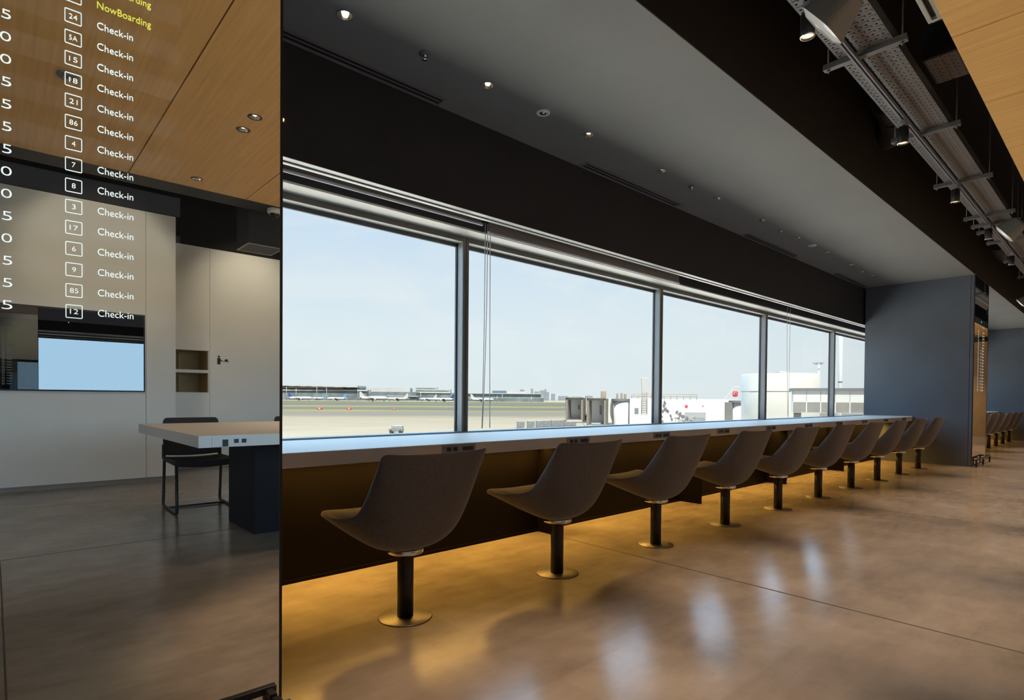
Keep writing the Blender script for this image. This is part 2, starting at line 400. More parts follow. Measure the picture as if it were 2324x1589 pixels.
# window side: lower wall, facade, soffit, blind pocket
struct('wall_window_lower', B((X0, 3.42, 0), (X1, 3.86, .725)), MT['fin'])
struct('wall_facade', B((X0, 3.62, 2.35), (X1, 3.9, 4.1)), MT['concrete_outer'])
struct('wall_exterior', B((X0, -6.2, -6), (X1, 3.9, -.3)), MT['concrete_outer'])
struct('trim_4', B((X0, 3.457, 2.30), (X1, 3.475, 3.2)), MT['pocket'])
struct('trim_5', B((X0, 3.457, 2.286), (X1, 3.64, 2.30)), MT['cream'], bevel=.002)
struct('trim_6', B((X0, 3.226, 2.340), (X1, 3.274, 2.343)), MT['lip'])
struct('trim_7', B((X0, 3.281, 2.331), (X1, 3.310, 2.338)), MT['liprail'], bevel=.002)
# closing walls
struct('wall_left', B((X0 - .2, -6.2, 0), (X0, 3.9, 4.1)), MT['white_wall'])
struct('wall_end', B((21.6, -6.2, 0), (21.7, 1.7, 2.80)), MT['endwall'])
struct('wall_end_upper', B((21.7, -6.2, 0), (21.9, 3.9, 4.1)), MT['black'])
W1, W2 = -4.33, -5.38
ww = MB().box((X0, W1 - .06, .05), (1.312, W1, 3.125)).box((1.316, W1 - .06, .05), (1.617, W1, 3.125)).box((X0, W1 - .1, .05), (1.60, W1 - .06, 3.12)).box((1.57, W2, .05), (1.617, W1 - .061, 3.125))
struct('wall_service', ww, MT['white_wall'])
wb = MB()
NX0, NX1, NZ0, NZ1 = 1.66, 2.25, 1.047, 1.64
for a, b in ((1.62, 2.254), (2.258, 5.2), (5.204, 9.0), (9.004, 14), (14.004, 21.6)):
    if a < 2:
        wb.box((a, W2 - .06, 0), (b, W2, NZ0)); wb.box((a, W2 - .06, NZ1), (b, W2, 3.07)); wb.box((a, W2 - .06, NZ0), (NX0, W2, NZ1))
    else: wb.box((a, W2 - .06, 0), (b, W2, 3.07))
struct('wall_back', wb, MT['white_wall'])
struct('wall_back_core', B((X0, W2 - .62, 0), (21.6, W2 - .60, 3.95)).box((2.27, W2 - .1, .0), (21.6, W2 - .061, 3.06)), MT['black'])
struct('wall_service_upper', B((X0, W1 - .1, 3.125), (1.6, W1 - .03, 3.95)).box((1.58, W2 - .1, 3.125), (1.6, W1 - .1, 3.95)).box((1.6, W2 - .1, 3.07), (21.6, W2 - .03, 3.95)), MT['black'])
struct('baseboard_service', B((X0, W1 - .055, 0), (1.60, W1 - .012, .05)), MT['skirting'])
struct('baseboard_back', B((1.62, W2, 0), (21.6, W2 + .008, .05)), MT['skirting'])
struct('trim_8', B((X0, -2.98, 2.99), (21.6, -2.66, 3.10)), MT['duct'])
# partition blocks
BLK = [(-.57, .632), (11.23, 12.45), (20.10, 21.4)]
for i, (a, b) in enumerate(BLK):
    struct('wall_partition_%d' % (i + 1), B((a, 1.752, 0), (b, 3.195, ZC - .002)).box((a + .006, 1.746, 0), (b - .006, 1.752, ZC - .004)).box((a, 1.709, 0), (b, 1.746, ZC - .004)), MT['fin'])

# ------------------------------------------------------------------ windows
MXS = [-5.513, -2.753, .007, 2.767, 5.549, 8.264, 11.044, 13.80, 16.56, 19.32, 22.08]
for i in range(len(MXS) - 1):
    a, b = MXS[i], MXS[i + 1]
    fr = MB()
    fr.box((a + .0575, 3.62, 2.245), (b, 3.70, 2.30))              # head
    fr.box((a + .0575, 3.62, .70), (b, 3.70, .735))                # sill rail
    w = fr.build('window_%d' % (i + 1), MT['alu'], kind='structure')
    jm = MB().box((b, 3.62, .70), (b + .026, 3.71, 2.30)).box((b + .0275, 3.624, .70), (b + .030, 3.71, 2.30)).box((b + .0315, 3.62, .70), (b + .0575, 3.71, 2.30))
    jm.build('mullion', MT['alu'], w)
    MB().box((b - .0015, 3.628, .735), (b, 3.692, 2.243)).box((b + .0575, 3.628, .735), (b + .059, 3.692, 2.243)).build('mullion_side', MT['alu_lt'], w)
    MB().box((a + .059, 3.625, 2.2435), (b - .001, 3.692, 2.245)).build('head_lining', MT['cream'], w)
    g = MB().box((a + .0575, 3.695, 2.214), (b, 3.712, 2.2445)).box((b - .012, 3.695, .735), (b, 3.712, 2.244)).box((a + .0575, 3.695, .735), (a + .0695, 3.712, 2.244))
    g.build('gasket', MT['gasket'], w)
    B((a + .058, 3.716, .70), (b - .001, 3.722, 2.30)).build('pane', MT['glass'], w)

# ------------------------------------------------------------------ recessed lights in the grey ceiling
LX = [1.358 + .9825 * k for k in range(10)]
BIG = [LX[0], LX[1], LX[2], LX[3], LX[4], LX[5], LX[6], LX[7], LX[8], LX[9]]
BIG = [1.358, 2.321, 3.305, 4.284, 5.256, 6.240, 7.217, 8.199, 9.185, 10.195]
LYY = 2.795
WL = [(1.36, -.777), (1.36, -1.029), (1.36, -2.31)]
def cut(o, holes, r, z0, z1):
    c = MB()
    for x, y in holes: c.lathe([(0, z0), (r, z0), (r, z1), (0, z1)], 28, (x, y, 0), False)
    me = c.mesh('cutter'); co = bpy.data.objects.new('cutter', me); COL.objects.link(co)
    md = o.modifiers.new('cut', 'BOOLEAN'); md.operation = 'DIFFERENCE'; md.object = co; md.solver = 'EXACT'
    bpy.context.view_layer.update()
    nm = bpy.data.meshes.new_from_object(o.evaluated_get(bpy.context.evaluated_depsgraph_get()))
    o.modifiers.clear(); old = o.data; o.data = nm; bpy.data.meshes.remove(old); bpy.data.objects.remove(co)
cut(ceil, [(x, LYY) for x in BIG], .040, ZC - .05, ZC + .09)
cut(oakc, WL, .042, wz - .05, wz + .1)

def downlight(label, loc, rim, group):
    t = thing('recessed_downlight', label, 'ceiling light', loc, 0, group)
    MB().lathe([(.0385, .004), (.0385, -.002), (.047, -.002), (.048, .0), (.048, .001)], 36).build('trim_ring', rim, t)
    MB().lathe([(.0385, .0), (.036, .018), (.030, .040), (.020, .058), (.010, .064), (0, .065)], 36).build('reflector', MT['chrome'], t)
    MB().lathe([(0, .020), (.011, .022), (.016, .030), (.016, .060)], 20).build('lamp', MT['bulb'], t)
    return t
ords = ['first', 'second', 'third', 'fourth', 'fifth', 'sixth', 'seventh', 'eighth', 'ninth', 'tenth', 'eleventh', 'twelfth']
d0 = None
MT['ring'] = mat('grey_light_trim', (.16, .16, .16), .5)
for i, x in enumerate(BIG):
    lab = 'chrome recessed downlight in the grey ceiling, %s counted from the near display' % ords[i]
    if d0 is None: d0 = downlight(lab, (x, LYY, ZC), MT['ring'], 'downlights along the grey ceiling')
    else: dup(d0, (x, LYY, ZC), 0, lab)
s0 = None
for i, (x, y) in enumerate([(1.844, 2.789), (4.786, 2.803), (6.749, 2.80), (9.707, 2.81)]):
    lab = 'small chrome sprinkler head between the downlights, %s counted from the near display' % ords[i]
    if s0 is None:
        s0 = thing('ceiling_sprinkler', lab, 'sprinkler', (x, y, ZC), 0, 'sprinkler heads in the grey ceiling')
        MB().lathe([(.0, .003), (.034, .003), (.034, -.004), (.014, -.006), (0, -.006)], 28).build('escutcheon', MT['ring'], s0)
        MB().lathe([(.012, -.004), (.013, -.016), (.009, -.018), (.009, -.030), (.014, -.031), (.015, -.034), (0, -.035)], 20).build('nozzle', MT['chrome'], s0)
    else: dup(s0, (x, y, ZC), 0, lab)
s0 = None
for i, (x, y) in enumerate([(2.817, 2.791), (7.702, 2.80)]):
    lab = ['white ring smoke detector on the grey ceiling between the second and third downlights', 'white ring smoke detector on the grey ceiling between the seventh and eighth downlights'][i]
    if s0 is None:
        s0 = thing('smoke_detector', lab, 'smoke detector', (x, y, ZC), 0, 'smoke detectors in the grey ceiling')
        MB().lathe([(.048, 0), (.048, -.006), (.044, -.009), (.030, -.009), (.028, -.004)], 32).build('ring', MT['smoke'], s0)
        MB().lathe([(.028, -.004), (.022, -.010), (.016, -.006), (.010, -.012), (0, -.013)], 24).build('sensor', MT['chrome'], s0)
    else: dup(s0, (x, y, ZC), 0, lab)
# slot diffusers
SD = [(.30, 2.234), (3.672, 5.166), (6.625, 8.125), (9.63, 11.127)]
for i, (a, b) in enumerate(SD):
    lab = 'long dark slot air diffuser in the ceiling, %s counted from the near display' % ords[i]
    t = thing('slot_diffuser', lab, 'air vent', (a, 3.108, ZC), 0, 'slot air diffusers in the grey ceiling')
    w, n = b - a, 0
    MB().box((0, 0, -.006), (w, .022, .002)).box((0, .088, -.006), (w, .110, .002)).box((0, .022, -.006), (.02, .088, .002)).box((w - .02, .022, -.006), (w, .088, .002)).build('frame', MT['slot'], t)
    MB().box((.02, .049, -.004), (w - .02, .061, .002)).build('blade', MT['slot'], t)
    MB().box((.02, .022, -.0012), (w - .02, .088, .001)).build('slot_backing', MT['black'], t)
# oak ceiling fittings
labs = ['dark rimmed downlight in the oak ceiling, nearest the window of its close pair', 'dark rimmed downlight in the oak ceiling, further from the window of its close pair', 'dark rimmed downlight alone near the back edge of the oak ceiling']
for (x, y), lab in zip(WL, labs):
    downlight(lab, (x, y, wz), MT['blackmetal'], None)
t = thing('smoke_detector', 'grey round smoke detector on the oak ceiling, reflected behind the departure list', 'smoke detector', (.345, -1.02, wz))
MB().lathe([(.055, 0), (.055, -.012), (.046, -.018), (.030, -.020), (.028, -.012), (0, -.012)], 32).build('housing', MT['agrey'], t)
MB().lathe([(.026, -.012), (.020, -.026), (0, -.028)], 20).build('sensor', MT['chrome'], t)

# ------------------------------------------------------------------ blinds
def blind(label, xa, xb, zb):
    t = thing('roller_blind', label, 'blind', ((xa + xb) / 2, 3.38, zb), 0, None)
    w = (xb - xa) / 2
    B((-w, -.002, .014), (w, .002, .42 - .0)).build('fabric', MT['blind'], t)
    MB().tube([(-w - .008, 0, .008), (w + .008, 0, .008)], .011, 12).build('bottom_bar', MT['blindbar'], t)
    MB().lathe([(0, -w), (.036, -w), (.036, w), (0, w)], 24, (0, .03, .44), True, 'X').build('roller', MT['pocket'], t)
    return t
b1 = blind('grey roller blind over the first window, drawn up with only its white bar showing', .66, 2.757, 2.318)
b2 = blind('grey roller blind over the second window, let down a little lower', 2.828, 5.533, 2.268)
def cords(label, pts, y=3.385):
    t = thing('blind_cord', label, 'blind cord', (pts[0][0], y, .77))
    for xa, xb in pts:
        k = 9
        P = [(xa + (xb - xa) * (i / k) ** 2.2 - pts[0][0], 0, 2.345 - .77 - (2.345 - .77) * i / k) for i in range(k + 1)]
        MB().tube(P, .0032, 6).build('cord', MT['cord'], t)
    return t
cords('three thin white pull cords hanging beside the first mullion', [(2.797, 2.779), (2.821, 2.782), (2.848, 2.858)])
cords('two thin white pull cords crossing in front of the round cream tower', [(8.415, 8.497), (8.52, 8.50)])

# ------------------------------------------------------------------ counters
def counter(label, xa, xb, plates, outs, lamp=True):
    t = thing('window_counter', label, 'counter', (xa, 2.48, 0))
    w = xb - xa
    B((0, 0, .688), (w, .745, .755)).build('worktop', MT['white_top'], t, .003, label='white worktop')
    B((0, .725, .7552), (w, .745, .760)).build('back_edge', MT['gasket'], t)
    pn = MB().box((0, .55, .022), (w, .60, .687)).box((0, .545, 0), (w, .605, .022))
    pn.build('front_panel', MT['panel'], t, .002, label='dark brown front panel')
    for x in plates: B((x - xa - .012, .325, 0), (x - xa + .012, .55, .687)).build('support_plate', MT['panel'], t, .001)
    for x in outs:
        o = B((x - xa, -.003, .704), (x - xa + .228, .012, .7485)).build('outlet_panel', MT['outlet'], t, .001)
        for dx, ww_ in ((.030, .030), (.072, .030), (.135, .075)):
            B((x - xa + dx, -.0042, .714), (x - xa + dx + ww_, .0, .736)).build('socket', MT['socket'], o)
    B((w - .012, .0, .756), (w, .72, .766)).build('end_upstand', MT['white_top'], t)
    return t
OUT = [1.762 + .9835 * k for k in range(10)]
counter('long white window counter on dark panel, behind the row of ten near stools', .645, 11.222, [3.05 + 1.988 * k for k in range(4)], OUT)
counter('white window counter in the far bay, past the far mirror display', 12.46, 20.09, [14.87, 16.86, 18.85], [13.58 + .9835 * k for k in range(6)])

# ------------------------------------------------------------------ bucket stools
def interp(T, pts):
    n = len(pts) - 1; t = max(0, min(1, T)) * n; i = min(int(t), n - 1); f = t - i
    p0, p1, p2, p3 = pts[max(i - 1, 0)], pts[i], pts[i + 1], pts[min(i + 2, n)]
    return tuple(.5 * ((2 * b) + (-a + c) * f + (2 * a - 5 * b + 4 * c - d) * f * f + (-a + 3 * b - 3 * c + d) * f ** 3) for a, b, c, d in zip(p0, p1, p2, p3))
def shell():
    # centre line and rim of the outer skin, front edge -> back top: (y, z); half width
    cen = [(.350, .430), (.27, .400), (.16, .362), (.05, .330), (-.05, .316), (-.13, .352), (-.19, .452), (-.232, .560), (-.268, .680), (-.292, .768)]
    rim = [(.345, .449), (.24, .452), (.14, .462), (.04, .480), (-.035, .505), (-.085, .550), (-.135, .612), (-.180, .672), (-.222, .728), (-.256, .782)]
    hw = [(.262,), (.276,), (.280,), (.278,), (.272,), (.268,), (.267,), (.267,), (.268,), (.270,)]
    NU, NV = 14, 26
    def P(u, v):
        # rounded corners at both ends
        c, r_, w = interp(v, cen), interp(v, rim), interp(v, hw)[0]
        a = abs(u) ** 2.3
        x = w * math.sin(u * PI / 2 * .93) / math.sin(PI / 2 * .93)
        y, z = c[0] + (r_[0] - c[0]) * a, c[1] + (r_[1] - c[1]) * a
        return Vector((x, y, z))
    def edge_v(u, v):
        # pull the end rows in near the corners so that the outline is rounded
        k = max(0, (abs(u) - .80) / .20)
        return v * (1 - .046 * k * k) + .030 * k * k * (1 - v)
    us = [-1 + 2 * i / NU for i in range(NU + 1)]
    vsn = [j / NV for j in range(NV + 1)]
    outer = [[P(u, edge_v(u, v)) for v in vsn] for u in us]
    nrm = [[None] * (NV + 1) for _ in us]
    for i in range(NU + 1):
        for j in range(NV + 1):
            du = outer[min(i + 1, NU)][j] - outer[max(i - 1, 0)][j]; dv = outer[i][min(j + 1, NV)] - outer[i][max(j - 1, 0)]
            n = du.cross(dv).normalized()
            nrm[i][j] = n
    c = nrm[NU // 2][NV // 2]
    sgn = 1 if c.z + c.y > 0 else -1
    mb = MB(); vs = []; idx = {}
    for s in (0, 1):
        for i in range(NU + 1):
            for j in range(NV + 1):
                p = outer[i][j]
                if s:
                    e = min(1 - abs(us[i]), 1.0); e2 = min(vsn[j], 1 - vsn[j])
                    th = .010 + .016 * math.exp(-(vsn[j] / .10) ** 2) + .026 * min(1, e * 3.0) * min(1, e2 * 8) + (.030 * math.exp(-((vsn[j] - .22) / .16) ** 2) * min(1, e * 2.2))
                    p = p + nrm[i][j] * sgn * th
                idx[s, i, j] = len(vs); vs.append(p)
    fs = []
    for i in range(NU):
        for j in range(NV):
            fs.append((idx[0, i, j], idx[0, i + 1, j], idx[0, i + 1, j + 1], idx[0, i, j + 1]))
            fs.append((idx[1, i, j], idx[1, i, j + 1], idx[1, i + 1, j + 1], idx[1, i + 1, j]))
    for j in range(NV):
        fs.append((idx[0, 0, j], idx[0, 0, j + 1], idx[1, 0, j + 1], idx[1, 0, j])); fs.append((idx[0, NU, j], idx[1, NU, j], idx[1, NU, j + 1], idx[0, NU, j + 1]))
    for i in range(NU):
        fs.append((idx[0, i, 0], idx[1, i, 0], idx[1, i + 1, 0], idx[0, i + 1, 0])); fs.append((idx[0, i, NV], idx[0, i + 1, NV], idx[1, i + 1, NV], idx[1, i, NV]))
    mb.add(vs, fs, True)
    return mb
def make_stool(label, loc, group):
    t = thing('bucket_stool', label, 'stool', loc, 0, group)
    sh = shell().build('seat_shell', MT['fabric'], t)
    sd = sh.modifiers.new('soft', 'SUBSURF'); sd.levels = 1; sd.render_levels = 1
    MB().lathe([(0, .327), (.062, .327), (.078, .322), (.081, .316), (.081, .300), (.078, .297), (.045, .294), (0, .294)], 40).build('swivel_collar', MT['chrome'], t)
    MB().lathe([(.0, .296), (.0365, .296), (.0365, .004), (0, .004)], 32).build('pole', MT['blackmetal'], t)
    MB().lathe([(0, 0), (.122, 0), (.122, .003), (.119, .0055), (.0, .0055)], 48).build('base_plate', MT['steel'], t)
    return t
CX_ = [1.388 + .9845 * k for k in range(10)]
CX_ = [1.388, 2.394, 3.386, 4.365, 5.363, 6.34, 7.34, 8.31, 9.28, 10.29]
st = None
SY = 2.215
slab = ['taupe bucket stool standing nearest the departure display, its whole back in view']
for i in range(1, 9): slab.append('taupe bucket stool, %s in the near row counted from the departure display' % ords[i])
slab.append('taupe bucket stool ending the near row, standing before the slate partition wall')
for i, x in enumerate(CX_):
    loc = (x, 2.232 - .0045 * (x - 1.388), 0)
    if st is None: st = make_stool(slab[i], loc, 'bucket stools along the near window counter')
    else: dup(st, loc, 0, slab[i])
for k in range(7):
    if k < 1: continue
    x = 13.2 + .985 * k
    dup(st, (x, 2.16, 0), 0, 'taupe bucket stool in the far bay, %s beyond the far mirror display' % ords[k - 1], 'bucket stools in the far bay')

# ------------------------------------------------------------------ departure displays on the partition ends
ROWS = [('24', None, 'Check-in'), ('5A', '25', 'Check-in'), ('15', '30', 'Check-in'), ('18', '30', 'Check-in'), ('21', '35', 'Check-in'), ('86', '35', 'Check-in'), ('4', '45', 'Check-in'), ('7', '45', 'Check-in'), ('8', '50', 'Check-in'), ('3', '50', 'Check-in'), ('17', '55', 'Check-in'), ('6', '00', 'Check-in'), ('9', '05', 'Check-in'), ('85', '05', 'Check-in'), ('12', ' 5', 'Check-in')]
def display_parts(t, ox):
    g = B((-.563, 0, .03), (.625, .008, ZC - .004)).build('mirror_glass', MT['mirror'], t, label='dark half-mirror glass')
    fr = MB()
    fr.box((.625, -.002, .03), (.632, .008, ZC - .004)).box((-.57, -.002, .03), (-.563, .008, ZC - .004)).box((-.57, -.002, .022), (.632, .008, .03))
    fr.build('frame', MT['blackmetal'], t)
    bl = MB()
    Y = -.0012
    def boxline(x, z, w, h, th, mb):
        n = 4; rad = .0028
        def ring(ins):
            P = []
            for cx, cz, a0 in ((w - rad, h - rad, 0), (rad, h - rad, 90), (rad, rad, 180), (w - rad, rad, 270)):
                for k in range(n + 1):
                    a = R(a0 + 90 * k / n); P.append((x + cx + (rad - ins) * math.cos(a), Y, z + cz + (rad - ins) * math.sin(a)))
            return P
        a, b = ring(0), ring(th); m = len(a)
        mb.add(a + b, [(i, (i + 1) % m, m + (i + 1) % m, m + i) for i in range(m)])
    for i in range(-5, 15):
        zt = 1.9055 - .0494 * i        # top of the gate box
        gb, fb, stx, tmx = MB(), MB(), MB(), MB()
        boxline(.1275, zt - .0318, .0322, .0318, .0016, gb)
        boxline(-.222, zt - .0318, .0322, .0318, .0030, fb)
        if i < 0: text_mb(stx, 'NowBoarding', .1895, zt - .0225 - .0005, .0165, Y, .111, -.004)
        else:
            gname, tm, stt = ROWS[i]
            wd = .0072 * len(gname) + (.0012 if len(gname) > 1 else 0)
            text_mb(gb, gname, .1436 - wd / 2, zt - .0216, .0115, Y, wd, -.008)
            text_mb(stx, stt, .1895, zt - .0225, .0165, Y, .0725, -.004)
            if tm:
                tm2 = tm.strip()
                w1 = .0178 * len(tm2) + (.0032 if len(tm2) > 1 else 0)
                text_mb(tmx, tm2, .0335 - w1, zt - .0235, .0200, Y, w1, -.012)
        row = stx.build('status_lettering', MT['yglow'] if i < 0 else MT['glow'], t, label='yellow boarding status' if i < 0 else None)
        gb.build('gate_box', MT['glow'], row)
        fb.build('flight_box', MT['glow'], row)
        if tmx.v: tmx.build('time_digits', MT['glow'], row)
    ck = MB(); text_mb(ck, '59', -.01, 2.285, .030, Y, .05, .0); ck.build('clock_digits', MT['bglow'], t, label='blue clock digits')
    text_mb(bl, 'Terminal 1', .14, 2.215, .018, Y, .13, .004)
    bl.build('list_heading', MT['bglow'], t, label='blue list heading')
t = thing('departure_display', 'tall dark mirror display with white Check-in departure list, closest to the view', 'display', (0, 1.70, 0))
display_parts(t, 0)
t2 = dup(t, (11.805, 1.70, 0), 0, 'narrow bronze mirror display on the end of the slate partition, seen edge on')
def rail(label, ox):
    r = thing('bumper_rail', label, 'rail', (ox, 1.637, 0))
    B((-.60, -.011, .100), (.637, .011, .122)).build('bar', MT['blackmetal'], r, .002)
    for x in (-.585, .005, .612):
        B((x - .010, -.011, 0), (x + .010, .011, .100)).build('post', MT['blackmetal'], r, .001)
        B((x - .010, .014, .098), (x + .010, .055, .118)).build('stand_off', MT['blackmetal'], r)
rail('low black bumper rail on the floor before the near departure display', 0)
rail('low black bumper rail on the floor before the far mirror display', 11.775)

# ------------------------------------------------------------------ cable trays, tracks and spots in the black trough
def tray(label, y0, y1, z, h):
    t = thing('cable_tray', label, 'cable tray', (2.0, (y0 + y1) / 2, z))
    w = (y1 - y0) / 2
    B((0, -w, 0), (19, w, .0015)).build('perforated_base', MT['perf'], t)
    MB().box((0, -w, 0), (19, -w + .002, h)).box((0, w - .002, 0), (19, w, h)).build('side_flange', MT['tray_solid'], t)
tray('wide perforated cable tray hung in the black trough, on the room side of the track', 1.008, 1.196, 3.165, .07)
tray('narrow perforated cable tray hung in the black trough, on the window side of the track', 1.220, 1.307, 3.165, .05)
tk = thing('lighting_track', 'long silver lighting track running between the two cable trays', 'track', (2.0, 1.200, 3.101))
MB().box((0, -.014, 0), (17, -.006, .0275)).box((0, .006, 0), (17, .014, .0275)).box((0, -.006, .014), (17, .006, .0275)).build('rail', MT['track'], tk)
B((0, -.006, .012), (17, .006, .014)).build('contact_slot', MT['socket'], tk)
SX = [2.50, 3.98, 5.49, 6.95, 8.42, 8.86, 9.22, 9.92, 11.39, 12.93, 14.4]
s0 = None
for i, x in enumerate(SX):
    lab = 'grey strut bar hung on rods under the cable trays, %s counted from the camera side' % ords[i]
    if s0 is None:
        s0 = thing('strut_bar', lab, 'strut', (x, 1.17, 3.150), 0, 'strut bars under the cable trays')
        MB().box((-.021, -.232, -.021), (.021, -.231 + .455, .0)).box((-.021, -.232, -.0), (-.015, .223, .014)).box((.015, -.232, .0), (.021, .223, .014)).build('channel', MT['tray_solid'], s0)
        for y in (-.205, .198):
            MB().tube([(0, y, -.04), (0, y, .815)], .005, 8).build('rod', MT['tray_solid'], s0)
            MB().lathe([(0, -.030), (.011, -.030), (.011, -.021), (0, -.021)], 6, (0, y, 0), False).build('nut', MT['tray_solid'], s0)
    else: dup(s0, (x, 1.17, 3.150), 0, lab)
PX = [3.213 + 1.843 * (k - 1) for k in range(9)]
p0 = None
for i, x in enumerate(PX):
    if i == 0: lab = 'black cylindrical track spot above the camera position'
    else: lab = 'black cylindrical track spot with warm lit lens, %s in view along the trough' % ords[i - 1]
    if i == 0: continue
    loc = (x, 1.200, 3.1015)
    if p0 is None:
        p0 = thing('track_spot', lab, 'spotlight', loc, 0, 'track spots in the black trough')
        B((-.05, -.016, -.030), (.05, .016, 0)).build('adapter', MT['track'], p0, .002)
        MB().tube([(0, 0, -.03), (0, .010, -.045)], .0085, 10).build('stem', MT['blackmetal'], p0)
        MB().lathe([(0, -.040), (.032, -.041), (.036, -.047), (.036, -.160), (.034, -.162), (.032, -.160), (.032, -.150)], 28, (0, .010, 0)).build('housing', MT['blackmetal'], p0)
        MB().lathe([(0, -.1515), (.032, -.1505)], 28, (0, .010, 0)).build('lens', MT['lens'], p0, label='glowing warm lens')
        MB().lathe([(.032, -.157), (.0375, -.157), (.0375, -.164), (.032, -.164)], 28, (0, .010, 0)).build('rim', MT['chrome'], p0)
    else: dup(p0, loc, 0, lab)
def flood(label, loc, sc, rz):
    t = thing('flood_lamp', label, 'lamp', loc, rz)
    q = lambda v: tuple(k * sc for k in v)
    # tapered hood, back (top) smaller than the mouth
    def ring(cx, z, a, b):
        P = []
        for k in range(24):
            an = 2 * PI * k / 24; c_, s_ = math.cos(an), math.sin(an)
            P.append(Vector((cx + a * math.copysign(abs(c_) ** .5, c_), b * math.copysign(abs(s_) ** .5, s_), z)))
        return P
    rings = [ring(0, .0, .050, .050), ring(0, -.015, .062, .060), ring(.0, -.09, .088, .078), ring(0, -.15, .108, .092)]
    vs = [p * sc for r_ in rings for p in r_]; n = 24
    fs = [(i * n + k, i * n + (k + 1) % n, (i + 1) * n + (k + 1) % n, (i + 1) * n + k) for i in range(3) for k in range(n)] + [tuple(range(n))]
    MB().add(vs, fs, False).build('hood', MT['lampgrey'], t, .003 * sc)
    L_ = ring(0, -.15, .108, .092); L2 = ring(0, -.166, .08, .066)
    MB().add([p * sc for p in L_ + L2], [(k, (k + 1) % n, n + (k + 1) % n, n + k) for k in range(n)] + [tuple(range(n, 2 * n))], True).build('lens', MT['coldlens'], t)
    MB().tube([q((0, 0, .0)), q((0, .03, .05)), q((0, .10, .09))], .012 * sc, 8).build('bracket', MT['blackmetal'], t)
    t.rotation_euler = (R(52), 0, rz)
flood('large grey tapered flood lamp beside the track, cut by the top of the view', (3.10, .96, 3.00), 1.15, R(0))
flood('grey tapered flood lamp hung beside the track, far down the trough', (8.62, .90, 3.06), 1.25, R(0))
flood('grey flood lamp with pale lens hanging low at the right edge, beyond the far mirror', (14.9, 1.42, 3.06), 1.1, R(0))
t = thing('linear_light', 'white framed recessed linear fitting beside the oak ceiling edge', 'light fitting', (2.6, .80, 3.16))
MB().box((0, -.034, 0), (1.36, -.014, .07)).box((0, .014, 0), (1.36, .034, .07)).box((1.335, -.014, 0), (1.36, .014, .07)).build('frame', MT['lip'], t, .002)
B((0, -.014, .02), (1.335, .014, .06)).build('baffle', MT['socket'], t)
t = thing('exhaust_grille', 'brown perforated vent box high in the black trough beside the oak edge', 'vent', (4.68, .72, 3.32))
B((0, .0, 0), (.42, .30, .22)).build('box', MT['duct'], t, .003)
MB().tube([(.2, .15, .2), (.2, .15, .64)], .006, 8).build('hanger', MT['tray_solid'], t)
MB().box((.01, .01, -.004), (.41, .29, 0)).build('perforated_face', MT['perf'], t)
t = thing('air_duct', 'dark round air duct high up in the black trough', 'duct', (5.9, 1.45, 3.55))
MB().tube([(-.35, 0, .0), (.0, .02, .0), (.25, .08, .0), (.45, .21, .0)], .13, 24).build('pipe', MT['duct'], t)
MB().tube([(-.05, .0, 0), (-.01, .0, 0)], .145, 24).build('flange', MT['duct'], t)
MB().tube([(-.2, 0, .1), (-.2, 0, .4)], .006, 8).build('hanger', MT['tray_solid'], t)
t = thing('air_duct', 'dark round air duct in the trough near the far partition', 'duct', (12.2, 1.50, 3.5))
MB().tube([(-.6, 0, .0), (.0, .02, .0), (.5, .02, .0)], .12, 24).build('pipe', MT['duct'], t)
MB().tube([(-.2, 0, .1), (-.2, 0, .45)], .006, 8).build('hanger', MT['tray_solid'], t)

# small warm pilot lamp on the fascia beside the near display
t = thing('pilot_lamp', 'tiny warm pilot lamp on the dark fascia beside the display edge', 'lamp', (1.197, 3.225, 2.54))
MB().lathe([(0, -.010), (.007, -.009), (.009, .004), (0, .004)], 16, (0, 0, 0), True, 'Y').build('lens', MT['lens'], t)

# ------------------------------------------------------------------ across the room (seen in the mirror)
t = thing('wall_screen', 'wide glossy dark screen set in the white service wall', 'screen', (0, W1, 1.04))
B((-1.30, -.004, .016), (1.29, .006, .872)).build('screen_glass', MT['tv'], t)
fr = MB().box((-1.312, -.004, 0), (1.302, .012, .016)).box((-1.312, -.004, .872), (1.302, .012, .888)).box((1.29, -.004, .016), (1.302, .012, .872)).box((-1.312, -.004, .016), (-1.30, .012, .872))
fr.build('frame', MT['blackmetal'], t)
t = thing('return_niche', 'two tier tray return niche with white frame in the white back wall', 'niche', (NX0, W2, NZ0))
nw, nh = NX1 - NX0, NZ1 - NZ0
MB().box((0, -.52, 0), (nw, -.50, nh)).box((0, -.5, 0), (.01, -.06, nh)).box((nw - .01, -.5, 0), (nw, -.06, nh)).box((0, -.5, -.01), (nw, -.06, 0)).box((0, -.5, nh), (nw, -.06, nh + .01)).build('lining', MT['nichewood'], t)
B((.0, -.48, .276), (nw - .012, .0, .318)).build('shelf', MT['white_table'], t, .002)
MB().box((0, -.06, -.008), (nw, .003, .006)).box((0, -.06, nh - .006), (nw, .003, nh + .008)).box((nw - .012, -.06, .006), (nw + .004, .003, nh - .006)).box((-.004, -.06, .006), (.010, .003, nh - .006)).build('frame', MT['white_table'], t)
B((.30, -.44, .0), (.32, -.42, nh)).build('divider', MT['nichewood'], t)
